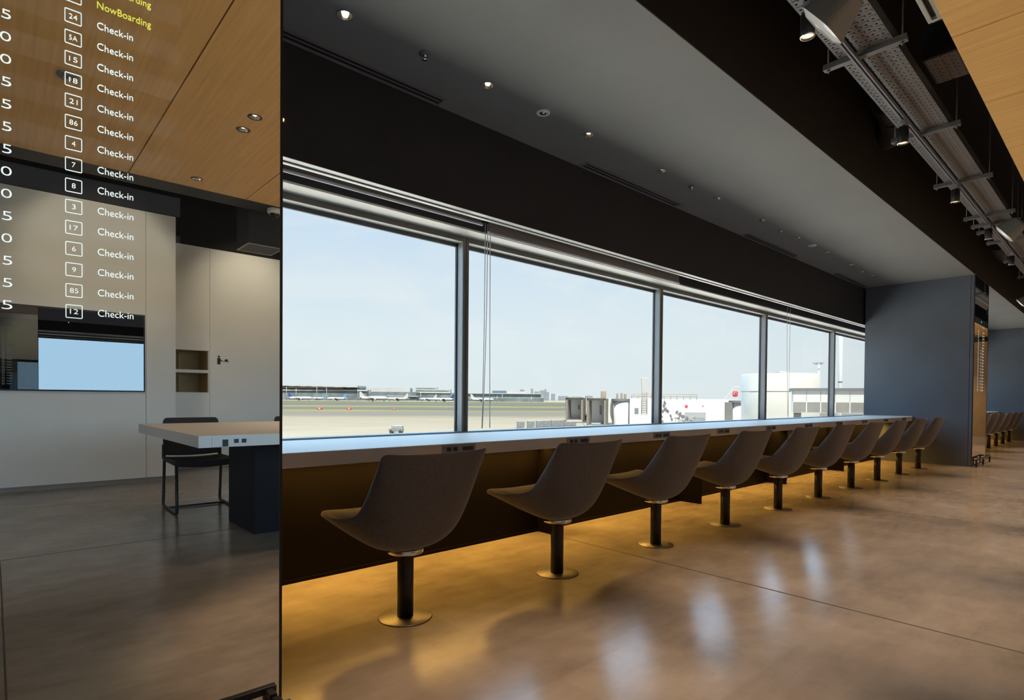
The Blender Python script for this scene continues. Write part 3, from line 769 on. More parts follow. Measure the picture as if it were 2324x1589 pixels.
# tray return pictogram
pg = MB()
yy = W2 + .001
def flat(poly): pg.prism([(2.353 + x * .157 / 330, yy, 1.577 - z * .125 / 260) for x, z in poly], (0, .0015, 0))
flat([(43 + 33 * math.cos(2 * PI * k / 20), 28 + 28 * math.sin(2 * PI * k / 20)) for k in range(20)][::-1])
flat([(0, 255), (0, 88), (8, 72), (22, 66), (60, 66), (74, 72), (84, 84), (124, 150), (168, 152), (168, 172), (110, 170), (98, 160), (86, 142), (86, 262), (0, 255)][:-1])
flat([(184, 158), (330, 160), (330, 178), (184, 172)])
flat([(218, 158), (196, 128), (224, 100), (292, 98), (294, 158)])
tag(pg.build('tray_return_sign', MT['icon']), 'dark pictogram of a person holding a tray, on the white back wall', 'sign')
t = thing('ceiling_diffuser', 'black hanging air box with grey framed grille below', 'air vent', (2.115, -3.72, 2.72))
B((0, 0, 0), (.39, .41, 1.22)).build('box', MT['duct'], t, .003)
MB().box((0, 0, -.008), (.39, .014, 0)).box((0, .396, -.008), (.39, .41, 0)).box((0, .014, -.008), (.014, .396, 0)).box((.376, .014, -.008), (.39, .396, 0)).build('grille_frame', MT['lip'], t)
gr = MB()
for k in range(18): gr.box((.014, .03 + k * .0195, -.006), (.376, .036 + k * .0195, -.001))
gr.build('grille', MT['grille'], t)
t = thing('ceiling_dome_camera', 'white dome security camera under the black beam', 'camera', (2.22, -2.80, 2.99))
MB().lathe([(0, .006), (.070, .006), (.073, -.006), (.073, -.034), (.066, -.046), (.052, -.050)], 36).build('housing', MT['camwhite'], t)
MB().lathe([(.052, -.048), (.048, -.066), (.034, -.086), (.016, -.096), (0, -.098)], 32).build('dome', MT['dome'], t, label='smoked dome')
# shared white table
t = thing('shared_table', 'long white table on dark pedestal with sockets in its edge', 'table', (2.3, -1.43, 0))
TX0 = .93 - 2.3
B((TX0, -.97, .680), (1.6, .965, .755)).build('table_top', MT['white_table'], t, .002)
B((1.40 - 2.3, -.075, 0), (1.0, .543, .680)).build('pedestal', MT['tablecol'], t, .002)
px0 = 1.005 - 2.3
op = B((px0, .965, .684), (px0 + .235, .969, .748)).build('outlet_panel', MT['outlet_white'], t, .001)
B((px0 + .015, .966, .694), (px0 + .058, .9705, .730)).build('card_slot', MT['white_table'], op)
B((px0 + .060, .966, .684), (px0 + .094, .9705, .728)).build('cable_notch', MT['socket'], op)
B((px0 + .128, .966, .703), (px0 + .156, .9705, .729)).build('socket', MT['socket'], op)
B((px0 + .174, .966, .703), (px0 + .203, .9705, .729)).build('socket', MT['socket'], op)
# black sled chair
def sled_chair(label, loc, group):
    t = thing('sled_chair', label, 'chair', loc, 0, group)
    # seat pad: slightly dished, thicker at the sides
    nx, ny = 10, 8; vs = []; fs = []
    for s in (0, 1):
        for i in range(nx + 1):
            for j in range(ny + 1):
                u, v = -1 + 2 * i / nx, j / ny
                dish = -.020 * (1 - u * u) * (.6 + .4 * math.sin(PI * v))
                z = .455 + dish if s else .418 + dish * 1.1 - .006 * (1 - abs(u)) - .012 * v
                vs.append((u * .245, -.255 + v * .50, z))
    g = lambda s, i, j: s * (nx + 1) * (ny + 1) + i * (ny + 1) + j
    for i in range(nx):
        for j in range(ny):
            fs += [(g(1, i, j), g(1, i + 1, j), g(1, i + 1, j + 1), g(1, i, j + 1)), (g(0, i, j), g(0, i, j + 1), g(0, i + 1, j + 1), g(0, i + 1, j))]
    for j in range(ny): fs += [(g(0, 0, j), g(1, 0, j), g(1, 0, j + 1), g(0, 0, j + 1)), (g(0, nx, j), g(0, nx, j + 1), g(1, nx, j + 1), g(1, nx, j))]
    for i in range(nx): fs += [(g(0, i, 0), g(0, i + 1, 0), g(1, i + 1, 0), g(1, i, 0)), (g(0, i, ny), g(1, i, ny), g(1, i + 1, ny), g(0, i + 1, ny))]
    MB().add(vs, fs, True).build('seat', MT['chairblack'], t, .012, segs=3)
    # curved backrest with rounded top corners, open gap above the seat
    mb = MB(); pts = []
    N_ = 16; H_ = 10; vs = []; fs = []
    def bp(u, v, s):
        zz = .466 + .334 * v - .012 * (1 - u * u) * (1 - v)
        y = -.255 - .055 * v - .022 * (1 - u * u) + (.012 if s else -.012)
        wx = .238 - .008 * v
        k = max(0, (v - .86) / .14); wx -= .028 * (1 - math.sqrt(max(0, 1 - k * k)))
        return (u * wx, y, zz)
    for s in (0, 1):
        for i in range(N_ + 1):
            for j in range(H_ + 1): vs.append(bp(-1 + 2 * i / N_, [0, .1, .25, .4, .55, .7, .82, .88, .93, .975, 1][j], s))
    g = lambda s, i, j: s * (N_ + 1) * (H_ + 1) + i * (H_ + 1) + j
    for i in range(N_):
        for j in range(H_): fs += [(g(1, i, j), g(1, i + 1, j), g(1, i + 1, j + 1), g(1, i, j + 1)), (g(0, i, j), g(0, i, j + 1), g(0, i + 1, j + 1), g(0, i + 1, j))]
    for j in range(H_): fs += [(g(0, 0, j), g(1, 0, j), g(1, 0, j + 1), g(0, 0, j + 1)), (g(0, N_, j), g(0, N_, j + 1), g(1, N_, j + 1), g(1, N_, j))]
    for i in range(N_): fs += [(g(0, i, 0), g(0, i + 1, 0), g(1, i + 1, 0), g(1, i, 0)), (g(0, i, H_), g(1, i, H_), g(1, i + 1, H_), g(0, i + 1, H_))]
    mb.add(vs, fs, True).build('backrest', MT['chairblack'], t, .004)
    for s in (-1, 1):
        MB().box((s * .232 - .012, -.285, .43), (s * .232 + .012, -.245, .56)).build('back_post', MT['chairblack'], t, .004)
        lg = MB()
        x = s * .235
        lg.tube([(x, .225, .425), (x, .245, .06), (x, .243, .022), (x, .225, .011), (x, -.245, .011), (x, -.268, .022), (x, -.27, .05), (x, -.225, .425)], .0125, 10)
        lg.build('sled_leg', MT['blackmetal'], t)
    MB().tube([(-.235, -.12, .011), (.235, -.12, .011)], .0085, 10).build('stretcher', MT['blackmetal'], t)
    return t
c0 = sled_chair('black sled-legged chair tucked behind the white table, whole chair seen in the mirror', (1.37, -2.235, 0), 'black chairs behind the white table')
dup(c0, (2.36, -2.235, 0), 0, 'black sled-legged chair behind the white table, only its back corner showing')

# ================================================================== AIRFIELD
GZ = -6.0
apron = MB().add([(-3000, 3.9, GZ), (12000, 3.9, GZ), (12000, 12000, GZ), (-3000, 12000, GZ)], [(0, 1, 2, 3)]).build('ground', MT['apron'], kind='structure')
OR = YAW - PI / 2                       # heading of things that lie across the view
def place(x, d, yaw=0.0):
    p = far(x, 905, d); return (p.x, p.y, GZ), OR + yaw
def aircraft(label, x, d, yaw, tailmat, L=46, group='airliners parked before the terminal', finh=1.0):
    loc, rz = place(x, d, yaw)
    t = thing('parked_airliner', label, 'airplane', loc, rz, group)
    r = 2.75 * L / 46; h = L / 2; zc = 4.9 * L / 46
    prof = [(0, -h), (.25 * r, -h + .01 * L), (.62 * r, -h + .05 * L), (.86 * r, -h + .12 * L), (r, -h + .22 * L), (r, h - .16 * L), (.93 * r, h - .09 * L), (.72 * r, h - .04 * L), (.4 * r, h - .012 * L), (0, h)]
    MB().lathe(prof, 20, (0, 0, zc), True, 'X').build('fuselage', MT['awhite'], t)
    k = L / 46
    fin = [(-h + 1.0 * k, 0, zc + .6 * r), (-h + 9.5 * k, 0, zc + .85 * r), (-h + 3.4 * k, 0, zc + r + 7.6 * k * finh), (-h + .3 * k, 0, zc + r + 7.6 * k * finh)]
    MB().prism([(a, b - .2 * k, c) for a, b, c in fin], (0, .4 * k, 0)).build('tail_fin', tailmat, t, .1)
    for s in (-1, 1):
        MB().prism([(5 * k, s * r * .7, zc - .9 * k), (-3.5 * k, s * r * .7, zc - .9 * k), (-9 * k, s * 20 * k, zc + .9 * k), (-6.8 * k, s * 20 * k, zc + .9 * k)], (0, 0, .45 * k)).build('wing', MT['awhite'], t)
        MB().prism([(-h + 5 * k, s * .8 * r * .6, zc + .5 * k), (-h + 1 * k, s * .8 * r * .5, zc + .5 * k), (-h - .6 * k, s * 8 * k, zc + 1.1 * k), (-h + 1 * k, s * 8 * k, zc + 1.1 * k)], (0, 0, .3 * k)).build('stabiliser', MT['awhite'], t)
        MB().lathe([(0, -2.2 * k), (1.0 * k, -2 * k), (1.45 * k, -.4 * k), (1.45 * k, 1.6 * k), (1.25 * k, 2.1 * k), (0, 1.6 * k)], 14, (2.6 * k, s * 7.2 * k, zc - 2.0 * k), True, 'X').build('engine', MT['agrey'], t)
    for a, s in ((h * .72, 0), (-1.5 * k, -1), (-1.5 * k, 1)):
        MB().tube([(a, s * 3 * k, zc - .6 * r), (a, s * 3 * k, 1.1 * k)], .28 * k, 8).lathe([(0, -.4 * k), (1.0 * k, -.4 * k), (1.0 * k, .4 * k), (0, .4 * k)], 14, (a, s * 3 * k, 1.0 * k), False, 'Y').build('landing_gear', MT['agrey'], t)
    return t
aircraft('distant white airliner with dark blue tail at its left end, parked nearest the display edge', 681, 1120, R(10), MT['ablue'])
aircraft('distant small white airliner with light blue tail, second from the display edge', 722, 1230, R(180 - 35), MT['ablue2'], 40)
aircraft('distant white airliner with bright blue tail at its right end, third from the display edge', 764, 1130, R(180 - 12), MT['ablue2'], 42)
aircraft('distant all white airliner with white tail at its left end, before the pale block', 848, 1085, R(8), MT['awhite'], 54)
aircraft('distant all white airliner with white tail at its right end, nose toward the pale block', 902, 1185, R(180 - 10), MT['awhite'], 48)
aircraft('distant white airliner half hidden by the blue-tailed one beside the first mullion', 972, 1190, R(180 - 28), MT['awhite'], 44)
aircraft('distant white airliner with dark blue tail next to the first mullion', 1007, 1090, R(180 - 14), MT['ablue'], 44)
aircraft('distant white airliner with white tail just past the first mullion', 1094, 1110, R(9), MT['awhite'], 46)
# the two nearer airliners beyond the boarding bridge
a1 = aircraft('white airliner tail rising behind the boarding bridge next to the second mullion', 1556, 215, R(28), MT['awhite'], 44, None, 1.05)
a2 = aircraft('white airliner with red round emblem on its tail, standing behind the boarding bridge', 1588, 330, R(180 - 4), MT['awhite'], 46, None, 1.0)
em = MB()
L_, h_ = 46, 23.0
fx, fz = -h_ + 3.0, 4.9 + 2.75 + 3.2
em.prism([(fx + 1.5 * math.copysign(abs(math.cos(a)) ** .6, math.cos(a)), .24, fz + 1.5 * math.copysign(abs(math.sin(a)) ** .6, math.sin(a))) for a in [2 * PI * k / 24 for k in range(24)]], (0, .1, 0))
em.build('tail_emblem', MT['ared'], a2, label='red round tail emblem')
cr = MB()
for a0, a1_, rr in ((R(-60), R(240), .85),):
    P = [(fx + rr * math.cos(a0 + (a1_ - a0) * k / 14), .36, fz + rr * math.sin(a0 + (a1_ - a0) * k / 14)) for k in range(15)]
    cr.tube(P, [.30 - .018 * k for k in range(15)], 6)
cr.build('emblem_figure', MT['awhite'], a2)
tm = MB(); text_mb(tm, 'JAPAN AIRLINES', -8.3, 6.15, 1.25, 0, 16.5, .01)
for v in tm.v: v.x, v.y = -v.x, 2.62
tm.build('fuselage_lettering', MT['ink'], a2)

# terminal and hangars (set far across the field)
def block(name, label, cat, parts, d, group=None):
    x = sum((p[1] + p[2]) / 2 for p in parts) / len(parts)
    loc, rz = place(x, d)
    t = thing(name, label, cat, loc, rz, group)
    hor = 905 - (1200 - x) * .0083
    k = d / FPX
    for pn, xa, xb, yt, yb, m, dep, off in parts:
        zt = 7 - (yt - hor) * k; zb = max(0, 7 - (yb - hor) * k) if yb else 0
        B(((xa - x) * k, off, zb), ((xb - x) * k, off + dep, zt)).build(pn, m, t)
    return t
t = block('terminal_building', 'far terminal with long wavy pale roof over grey glazing, beside the display edge', 'building', [
    ('glazed_hall', 560, 812, 874, 898, MT['tdark'], 60, 12), ('roof_slab', 550, 778, 877, 881, MT['troof'], 60, 2), ('glazed_front', 560, 832, 886, 0, MT['tglass'], 30, 0), ('deck', 560, 835, 883.5, 886.2, MT['troof'], 34, -3)], 1300)
k = 1300 / FPX
xs_ = [-330 + i * 4 for i in range(76)]
top = []; bot = []
rf = MB(); nseg = 75
for i in range(nseg):
    a, b = i / nseg, (i + 1) / nseg
    xa, xb = -150 + 278 * a, -150 + 278 * b
    za, zb = [33.2 - 4.2 * q + .8 * abs(math.sin(q * 34)) for q in (a, b)]
    rf.prism([(xa, -8, za), (xb, -8, zb), (xb, -8, 36.6 - 2.8 * b), (xa, -8, 36.6 - 2.8 * a)], (0, 80, 0))
rf.build('wavy_roof', MT['troof'], t)
block('terminal_wing', 'far pale terminal wing with white upper block, left of the first mullion', 'building', [('glazed_front', 770, 945, 889, 0, MT['tglass'], 40, 0), ('upper_block', 782, 930, 880, 889.5, MT['troof'], 36, 3), ('lower_deck', 765, 950, 898, 899.5, MT['troof'], 44, -4)], 1400)
block('office_block', 'far stepped white office block with green window bands beside the first mullion', 'building', [('lower_floor', 925, 1062, 891, 0, MT['tglass'], 40, 6), ('main_block', 941, 1021, 883, 892, MT['troof'], 36, 4), ('top_block', 941, 990, 878.5, 883, MT['troof'], 30, 6), ('window_band', 943, 1019, 885, 887, MT['tglass2'], 2, 3), ('upper_window_band', 943, 988, 880, 881.6, MT['tglass2'], 2, 5)], 1470)
block('pier_building', 'far long green glazed pier right of the first mullion', 'building', [('glazed_front', 1060, 1232, 894, 0, MT['tglass2'], 40, 0), ('roof_edge', 1056, 1228, 892.3, 894, MT['troof'], 46, -4), ('upper_box', 1152, 1192, 888, 892.5, MT['troof'], 30, 6), ('base_band', 1060, 1234, 903, 0, MT['tglass'], 42, -2)], 1300)
tag(block('hangar', 'far blue boxy hangar roof above the green pier', 'building', [('cladding', 1117, 1149, 886.5, 0, MT['cityblue'], 40, 0)], 1420), 'far blue boxy hangar roof above the green pier', 'building')
city = [(1180, 1190, 884), (1205, 1210, 882), (1213, 1224, 888), (1226, 1236, 885.5), (1238, 1246, 889), (1252, 1260, 893), (1236, 1240, 883), (1268, 1290, 898), (1330, 1345, 897), (1300, 1318, 899)]
for i, (a, b, y) in enumerate(city):
    dd = 2300 + 90 * i; loc, rz = place((a + b) / 2, dd); kk = dd / FPX
    o = B((-(b - a) / 2 * kk, 0, 0), ((b - a) / 2 * kk, 30, 7 + (905 - y) * kk)).build('city_tower', MT['city']); o.location = loc; o.rotation_euler = (0, 0, rz)
    tag(o, 'hazy grey city tower on the horizon past the green pier', 'building', 'hazy city towers on the horizon')
for i, (x, y) in enumerate([(650, 880), (672, 884), (719, 880), (741, 882), (812, 883), (838, 886), (955, 890), (1140, 893), (1128, 897), (1206, 898)]):
    loc, rz = place(x, 1040); o = MB().tube([(0, 0, 0), (0, 0, 7 + (903 - y) * 1040 / FPX)], .32, 6).build('apron_light_pole', MT['troof']); o.location = loc
    tag(o, 'thin white apron light pole standing before the far terminal', 'pole', 'apron light poles before the far terminal')
# painted barriers, vehicles and containers on the apron
for i, (x, d, w) in enumerate([(725.5, 318, 12), (792.5, 322, 11), (895, 322, 5)]):
    loc, rz = place(x, d)
    t = thing('apron_barrier', ['red and white apron barrier furthest left, next to the display edge', 'red apron barrier in the middle of the three on the far apron', 'short white and red apron barrier under the pale terminal wing'][i], 'barrier', loc, rz)
    kk = d / FPX
    B((-w / 2 * kk, -.4, 0), (w / 2 * kk, .4, 1.05)).build('body', MT['ared'], t, .08)
    B((-w / 5 * kk, -.43, .3), (w / 6 * kk, -.4, 1.0)).build('white_panel', MT['awhite'], t)
loc, rz = place(900, 112)
t = thing('baggage_tractor', 'small grey baggage tractor on the pale apron before the first window', 'vehicle', loc, rz)
B((-1.35, -.7, .35), (1.35, .7, 1.0)).build('body', MT['uld'], t, .05)
B((-.9, -.65, 1.0), (1.3, .65, 1.55)).build('canopy', MT['agrey'], t, .05)
for x in (-.9, .9): MB().lathe([(0, -.72), (.34, -.72), (.34, .72), (0, .72)], 16, (x, 0, .34), False, 'Y').build('wheel', MT['tyre'], t)
u0 = None
for i, x in enumerate([1182, 1205, 1225, 1241, 1258, 1271, 1287, 1300]):
    loc, rz = place(x, 126 + i * 2.0, R(12))
    lab = 'aluminium baggage container on a dolly before the boarding bridge, %s from the left' % ords[i]
    if u0 is None:
        u0 = thing('cargo_dolly', lab, 'cargo dolly', loc, rz, 'baggage container train on the apron')
        MB().prism([(-.72, -.75, .55), (.55, -.75, .55), (.75, -.75, .95), (.75, -.75, 2.0), (-.72, -.75, 2.0)], (0, 1.5, 0)).build('container', MT['uld'], u0, .02)
        B((-.85, -.8, .40), (.85, .8, .53)).build('deck', MT['bgrey'], u0)
        for xx in (-.7, .7): MB().lathe([(0, -.78), (.22, -.78), (.22, .78), (0, .78)], 12, (xx, 0, .22), False, 'Y').build('wheel', MT['tyre'], u0)
    else: dup(u0, loc, rz, lab)

# boarding bridge with two canopy mouths
D = 65.0; kq = D / FPX
loc, rz = place(1500, D)
t = thing('boarding_bridge', 'white boarding bridge with two grey canopy mouths and a poster panel', 'boarding bridge', loc, rz)
U = lambda x: (x - 1500) * kq
Zq = lambda y, x=1450: 7 - (y - 907) * kq
def canopy(xa, xb, yt, yb, name):
    a, b, zt, zb = U(xa), U(xb), Zq(yt), Zq(yb)
    sk = .9                               # the mouth is turned a little to the left
    th = .22
    mb = MB()
    for (x0, x1, z0, z1) in ((a, a + th, zb, zt), (b - th, b, zb, zt), (a, b, zt - th, zt), (a, b, zb, zb + .1)):
        mb.prism([(x0, 0, z0), (x1, 0, z0), (x1, 0, z1), (x0, 0, z1)], (.55, 1.5, 0))
    c = mb.build(name, MT['bellow'], t, .03)
    bk = MB().prism([(a + th + .5, 1.5, zb), (b - th + .5, 1.5, zb), (b - th + .5, 1.5, zt - th), (a + th + .5, 1.5, zt - th)], (0, .05, 0))
    bk.build('cab_rear_wall', MT['bwhite'], c)
    B((a + 1.35 * (b - a) / 2.1 + .3, 1.43, zb + 1.2), (a + 1.5 * (b - a) / 2.1 + .38, 1.49, zt - .8)).build('door_slot', MT['cwindow'], c)
    MB().tube([(a, -.05, zt + .02), (b, -.05, zt + .02)], .07, 8).build('canopy_roll', MT['bgrey'], c)
    MB().prism([(a + .1, -.3, zb), (b - .1, -.3, zb), (b + .3, 1.4, zb), (a + .5, 1.4, zb)], (0, 0, -.12)).build('cab_floor', MT['bwhite'], c)
canopy(1284, 1323, 904, 955, 'canopy')
canopy(1332, 1375, 905, 966, 'canopy')
B((U(1300), 1.6, Zq(962)), (U(1400), 4.2, Zq(904.5))).build('cab_body', MT['bwhite'], t, .06)
B((U(1384) - .2, 1.55, Zq(943)), (U(1384) + .08, 1.62, Zq(925))).build('side_window', MT['tglass'], t)
MB().lathe([(0, 0), (.85, 0), (.85, Zq(908)), (0, Zq(908))], 28, (U(1413), 1.0, 0)).build('turning_drum', MT['bwhite'], t)
MB().lathe([(0, Zq(910)), (1.0, Zq(910)), (1.0, Zq(905)), (0, Zq(905))], 28, (U(1411), 1.0, 0), False).build('drum_cap', MT['bgrey'], t)
B((U(1432), .6, Zq(972)), (U(1500), 3.6, Zq(904))).build('tunnel', MT['bwhite'], t, .05)
B((U(1443), .55, Zq(939)), (U(1452), .62, Zq(926))).build('tunnel_window', MT['tglass'], t, .02)
B((U(1500), .9, Zq(975)), (U(1652), 3.6, Zq(907))).build('tunnel', MT['bwhite'], t, .05)
ps = B((U(1502), .86, Zq(970)), (U(1609), .9, Zq(912))).build('poster_panel', MT['bwhite'], t)
B((U(1560), .845, Zq(966)), (U(1608), .86, Zq(935))).build('poster_shade', MT['poster'], ps)
ink = MB(); rnd = random.Random(11)
def blot(cx, cy, r):
    n = 11
    ink.prism([(U(cx + r * (0.45 + rnd.random() * .85) * math.cos(2 * PI * k / n)), .83, Zq(cy + 1.25 * r * (0.4 + rnd.random() * .8) * math.sin(2 * PI * k / n))) for k in range(n)], (0, .012, 0))
for cx, cy, r in [(1513, 914, 4), (1512, 921, 3.5), (1515, 929, 5), (1509, 934, 3), (1521, 934, 4), (1527, 943, 3.5), (1507, 946, 3), (1530, 952, 3), (1509, 957, 3), (1537, 960, 2.5), (1541, 935, 3.5), (1548, 940, 5), (1556, 945, 5), (1565, 950, 4), (1545, 949, 3), (1575, 955, 3), (1558, 957, 3), (1583, 947, 2)]: blot(cx, cy, r)
ink.build('ink_blots', MT['ink'], ps)
tx = MB(); text_mb(tx, 'Tokyo 2020', U(1535), Zq(956.5), 9 * kq, .83, 70 * kq, -.004); tx.build('poster_lettering', MT['bgrey'], ps)
rd = MB()
rd.prism([(U(1563 + 3.6 * math.cos(2 * PI * k / 16)), .83, Zq(921.5 + 3.4 * math.sin(2 * PI * k / 16))) for k in range(16)], (0, .02, 0)); rd.prism([(U(1601 + 1.6 * math.cos(2 * PI * k / 12)), .83, Zq(920.5 + 1.6 * math.sin(2 * PI * k / 12))) for k in range(12)], (0, .02, 0))
rd.build('red_mark', MT['ared'], ps)
B((U(1652), 1.1, Zq(975)), (U(1672), 3.4, Zq(911))).build('tunnel_joint', MT['bgrey'], t, .03)
MB().lathe([(0, 0), (1.05, 0), (1.05, Zq(912)), (0, Zq(912))], 28, (U(1692), 1.6, 0)).build('turning_drum', MT['bwhite'], t)
MB().lathe([(0, Zq(912)), (1.25, Zq(912)), (1.25, Zq(907)), (0, Zq(907))], 28, (U(1692), 1.6, 0), False).build('drum_cap', MT['bgrey'], t)
hr = MB()
for y in (894, 899): hr.tube([(U(1438), 1.1, Zq(y)), (U(1590), 1.1, Zq(y))], .035, 6)
for x in range(1438, 1600, 15): hr.tube([(U(x), 1.1, Zq(907)), (U(x), 1.1, Zq(894))], .035, 6)
hr.build('roof_railing', MT['rust'], t)
ld = MB()
for x in (1459, 1471): ld.tube([(U(x), .5, Zq(940)), (U(x), .5, Zq(890))], .03, 6)
for y in range(892, 940, 4): ld.tube([(U(1459), .5, Zq(y)), (U(1471), .5, Zq(y))], .022, 6)
ld.build('ladder', MT['bgrey'], t)
eq = MB()
for x, w_, y in ((1404, 4, 893), (1414, 4, 892), (1422, 5, 894), (1368, 12, 888)): eq.box((U(x), 1.2, Zq(906)), (U(x + w_), 1.5, Zq(y)))
eq.build('roof_equipment', MT['rust'], t)
for x in (1395, 1600): B((U(x) - .35, 1.4, 0), (U(x) + .35, 2.1, Zq(963))).build('support_leg', MT['bgrey'], t)
MB().tube([(U(1325), .6, Zq(962)), (U(1333), .6, Zq(972)), (U(1345), .6, Zq(971))], .04, 6).build('cable', MT['bgrey'], t)

# round cream tower, link corridor, masts
D2 = 52.0
loc, rz = place(1769, D2); kk = D2 / FPX
t = thing('round_tower', 'round cream clad tower with small roof box behind the third mullion', 'tower', loc, rz)
zt = 7 + (909.5 - 851) * kk
MB().lathe([(0, 0), (81 * kk, 0), (81 * kk, zt), (80 * kk, zt + .06), (0, zt + .06)], 64).build('cladding', MT['tank'], t)
MB().lathe([(81 * kk, zt - 1.55), (81.4 * kk, zt - 1.55), (81.4 * kk, zt - 1.5), (81 * kk, zt - 1.5)], 64).build('cladding_joint', MT['bgrey'], t)
B((-7 * kk, -.5, zt), (16 * kk, .6, zt + .32)).build('roof_box', MT['tank'], t, .03)
MB().tube([(77 * kk, -.95, zt - .1), (77 * kk, -.95, 3)], .06, 8).build('downpipe', MT['bgrey'], t)
loc, rz = place(1890, 41)
t = thing('link_corridor', 'white link corridor with a band of windows running from the round tower', 'corridor', loc, rz + R(-24))
B((-2.6, 0, 6.15), (4.2, 3, 7.80)).build('wall_cladding', MT['bwhite'], t, .03)
B((-2.75, -.15, 7.78), (4.3, 3.1, 7.95)).build('roof_edge', MT['bgrey'], t)
for i in range(7): B((-2.55 + i * .92, -.02, 6.22), (-1.72 + i * .92, .02, 6.92)).build('window', MT['cwindow'], t)
for i in range(8): B((-2.62 + i * .92, -.012, 6.98), (-2.60 + i * .92, .02, 7.75)).build('cladding_joint', MT['bgrey'], t)
for x in (-2.2, 3.8): B((x - .25, 1.2, 0), (x + .25, 1.8, 6.15)).build('column', MT['bgrey'], t)
loc, rz = place(1857, 85); kk = 85 / FPX
t = thing('floodlight_mast', 'tall slim floodlight mast with a ring of lamps behind the link corridor', 'mast', loc, rz)
zt = 7 + (910 - 823) * kk
MB().tube([(0, 0, 0), (0, 0, zt)], [.16, .10], 12).build('pole', MT['troof'], t)
for k in range(5):
    a = 2 * PI * k / 5 + .3
    B((.55 * math.cos(a) - .2, .55 * math.sin(a) - .14, zt - .16), (.55 * math.cos(a) + .2, .55 * math.sin(a) + .14, zt + .06)).build('lamp_head', MT['agrey'], t)
MB().lathe([(.50, zt - .2), (.56, zt - .2), (.56, zt - .14), (.50, zt - .14)], 24).build('lamp_ring', MT['agrey'], t)
loc, rz = place(1906, 60)
t = thing('vent_mast', 'thick pale mast rising above the link corridor next to the fourth mullion', 'mast', loc, rz)
MB().tube([(0, 0, 0), (0, 0, 16)], .19, 16).build('pole', MT['troof'], t)
MB().lathe([(.19, 9.0), (.215, 9.0), (.215, 9.12), (.19, 9.12)], 20).build('collar', MT['bgrey'], t)

# ================================================================== LIGHT
w = bpy.data.worlds.new('sky'); S.world = w; w.use_nodes = True
N, L = w.node_tree.nodes, w.node_tree.links
bg = N['Background']
tc = N.new('ShaderNodeTexCoord'); sp = N.new('ShaderNodeSeparateXYZ'); L.new(tc.outputs['Generated'], sp.inputs[0])
rp = N.new('ShaderNodeValToRGB'); cr = rp.color_ramp
cr.elements[0].position = 0; cr.elements[0].color = (.80, .875, .90, 1)
cr.elements[1].position = 1; cr.elements[1].color = (.35, .62, 1.15, 1)
for p, c in ((.10, (.80, .895, .945)), (.30, (.63, .78, .95)), (.5, (.45, .70, 1.1))):
    e = cr.elements.new(p); e.color = (*c, 1)
L.new(sp.outputs[2], rp.inputs['Fac'])
# thin streaky cirrus
mp = N.new('ShaderNodeMapping'); mp.inputs['Rotation'].default_value = (R(14), R(8), R(35)); mp.inputs['Scale'].default_value = (2.2, 9, 16)
L.new(tc.outputs['Generated'], mp.inputs['Vector'])
ns = N.new('ShaderNodeTexNoise'); ns.inputs['Scale'].default_value = 1.0; ns.inputs['Detail'].default_value = 7; ns.inputs['Distortion'].default_value = .6
L.new(mp.outputs[0], ns.inputs['Vector'])
cl = mth(N, L, 'MULTIPLY', mth(N, L, 'SUBTRACT', ns.outputs['Fac'], .46, True), 2.4, True)
mx = N.new('ShaderNodeMix'); mx.data_type = 'RGBA'; L.new(cl, mx.inputs['Factor']); L.new(rp.outputs['Color'], mx.inputs['A']); mx.inputs['B'].default_value = (.86, .91, .95, 1)
L.new(mx.outputs['Result'], bg.inputs['Color'])
bg.inputs['Strength'].default_value = 1.0

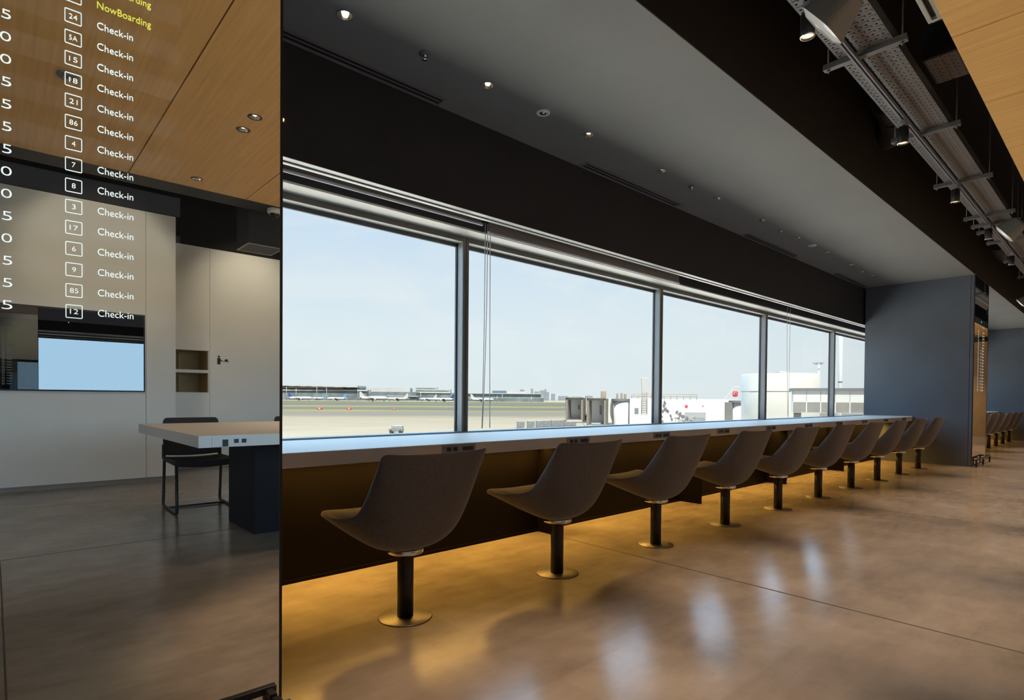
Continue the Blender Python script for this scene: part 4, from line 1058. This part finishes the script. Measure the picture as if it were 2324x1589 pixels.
def light(name, typ, loc, energy, color, **k):
    l = bpy.data.lights.new(name, typ); l.energy = energy; l.color = color
    o = bpy.data.objects.new(name, l); COL.objects.link(o); o.location = loc
    for a, v in k.items():
        if a == 'aim': o.rotation_euler = (Vector(v) - Vector(loc)).to_track_quat('-Z', 'Y').to_euler()
        else: setattr(l, a, v)
    return o
light('sun', 'SUN', (0, 0, 30), 15.0, (1, .95, .86), angle=R(.6), aim=(.35 * 10, .45 * 10, 30 - 10))
# broad soft sun lamp added beside the sky to strengthen daylight indoors
light('added_daylight', 'SUN', (0, 20, 30), 8.8, (.42, .70, 1.0), angle=R(124), aim=(-.15 * 10, 20 - 10, 30 - 2.0))
WARM = (1.0, .60, .22)
for xa, xb in ((.70, 11.15), (12.5, 20.0)):
    o = light('counter_strip', 'AREA', ((xa + xb) / 2, 2.945, .682), 98.0 * (xb - xa) / 10, (1, .53, .10), shape='RECTANGLE', size=xb - xa, size_y=.03, spread=R(134), aim=((xa + xb) / 2, 2.90, 0))
for x in PX: light('track_beam', 'SPOT', (x, 1.21, 2.925), 300.0, (1, .68, .43), spot_size=R(44), spot_blend=.7, shadow_soft_size=.03, aim=(x, 1.10, 0))
for k in range(-2, 11):
    for y in (-.777, -2.31):
        light('downlight_beam', 'SPOT', (1.36 + 1.944 * k, y, 2.945), 13.0 if k < 1 else 110.0 if k < 2 else 170.0, (1, .77, .53), spot_size=R(100), spot_blend=.6, shadow_soft_size=.03, aim=(1.36 + 1.944 * k, y, 0))

for k in range(7):  # spots without fittings, added to brighten the white walls across the room
    x = -1.0 + 1.9 * k
    yw = W1 if x < 1.7 else W2
    light('added_wall_fill', 'SPOT', (x, yw + 1.3, 3.7), 80.0, (1, .88, .68), spot_size=R(66), spot_blend=1.0, shadow_soft_size=.05, aim=(x, yw, 2.3))
S.view_settings.view_transform = 'Standard'
S.view_settings.look = 'None'
S.view_settings.exposure = 0.0
S.view_settings.gamma = 1.0
S.view_settings.use_curve_mapping = False
c = S.cycles
c.max_bounces = 10; c.diffuse_bounces = 4; c.glossy_bounces = 6; c.transparent_max_bounces = 16; c.transmission_bounces = 4
c.sample_clamp_indirect = 6.0
c.use_denoising = True
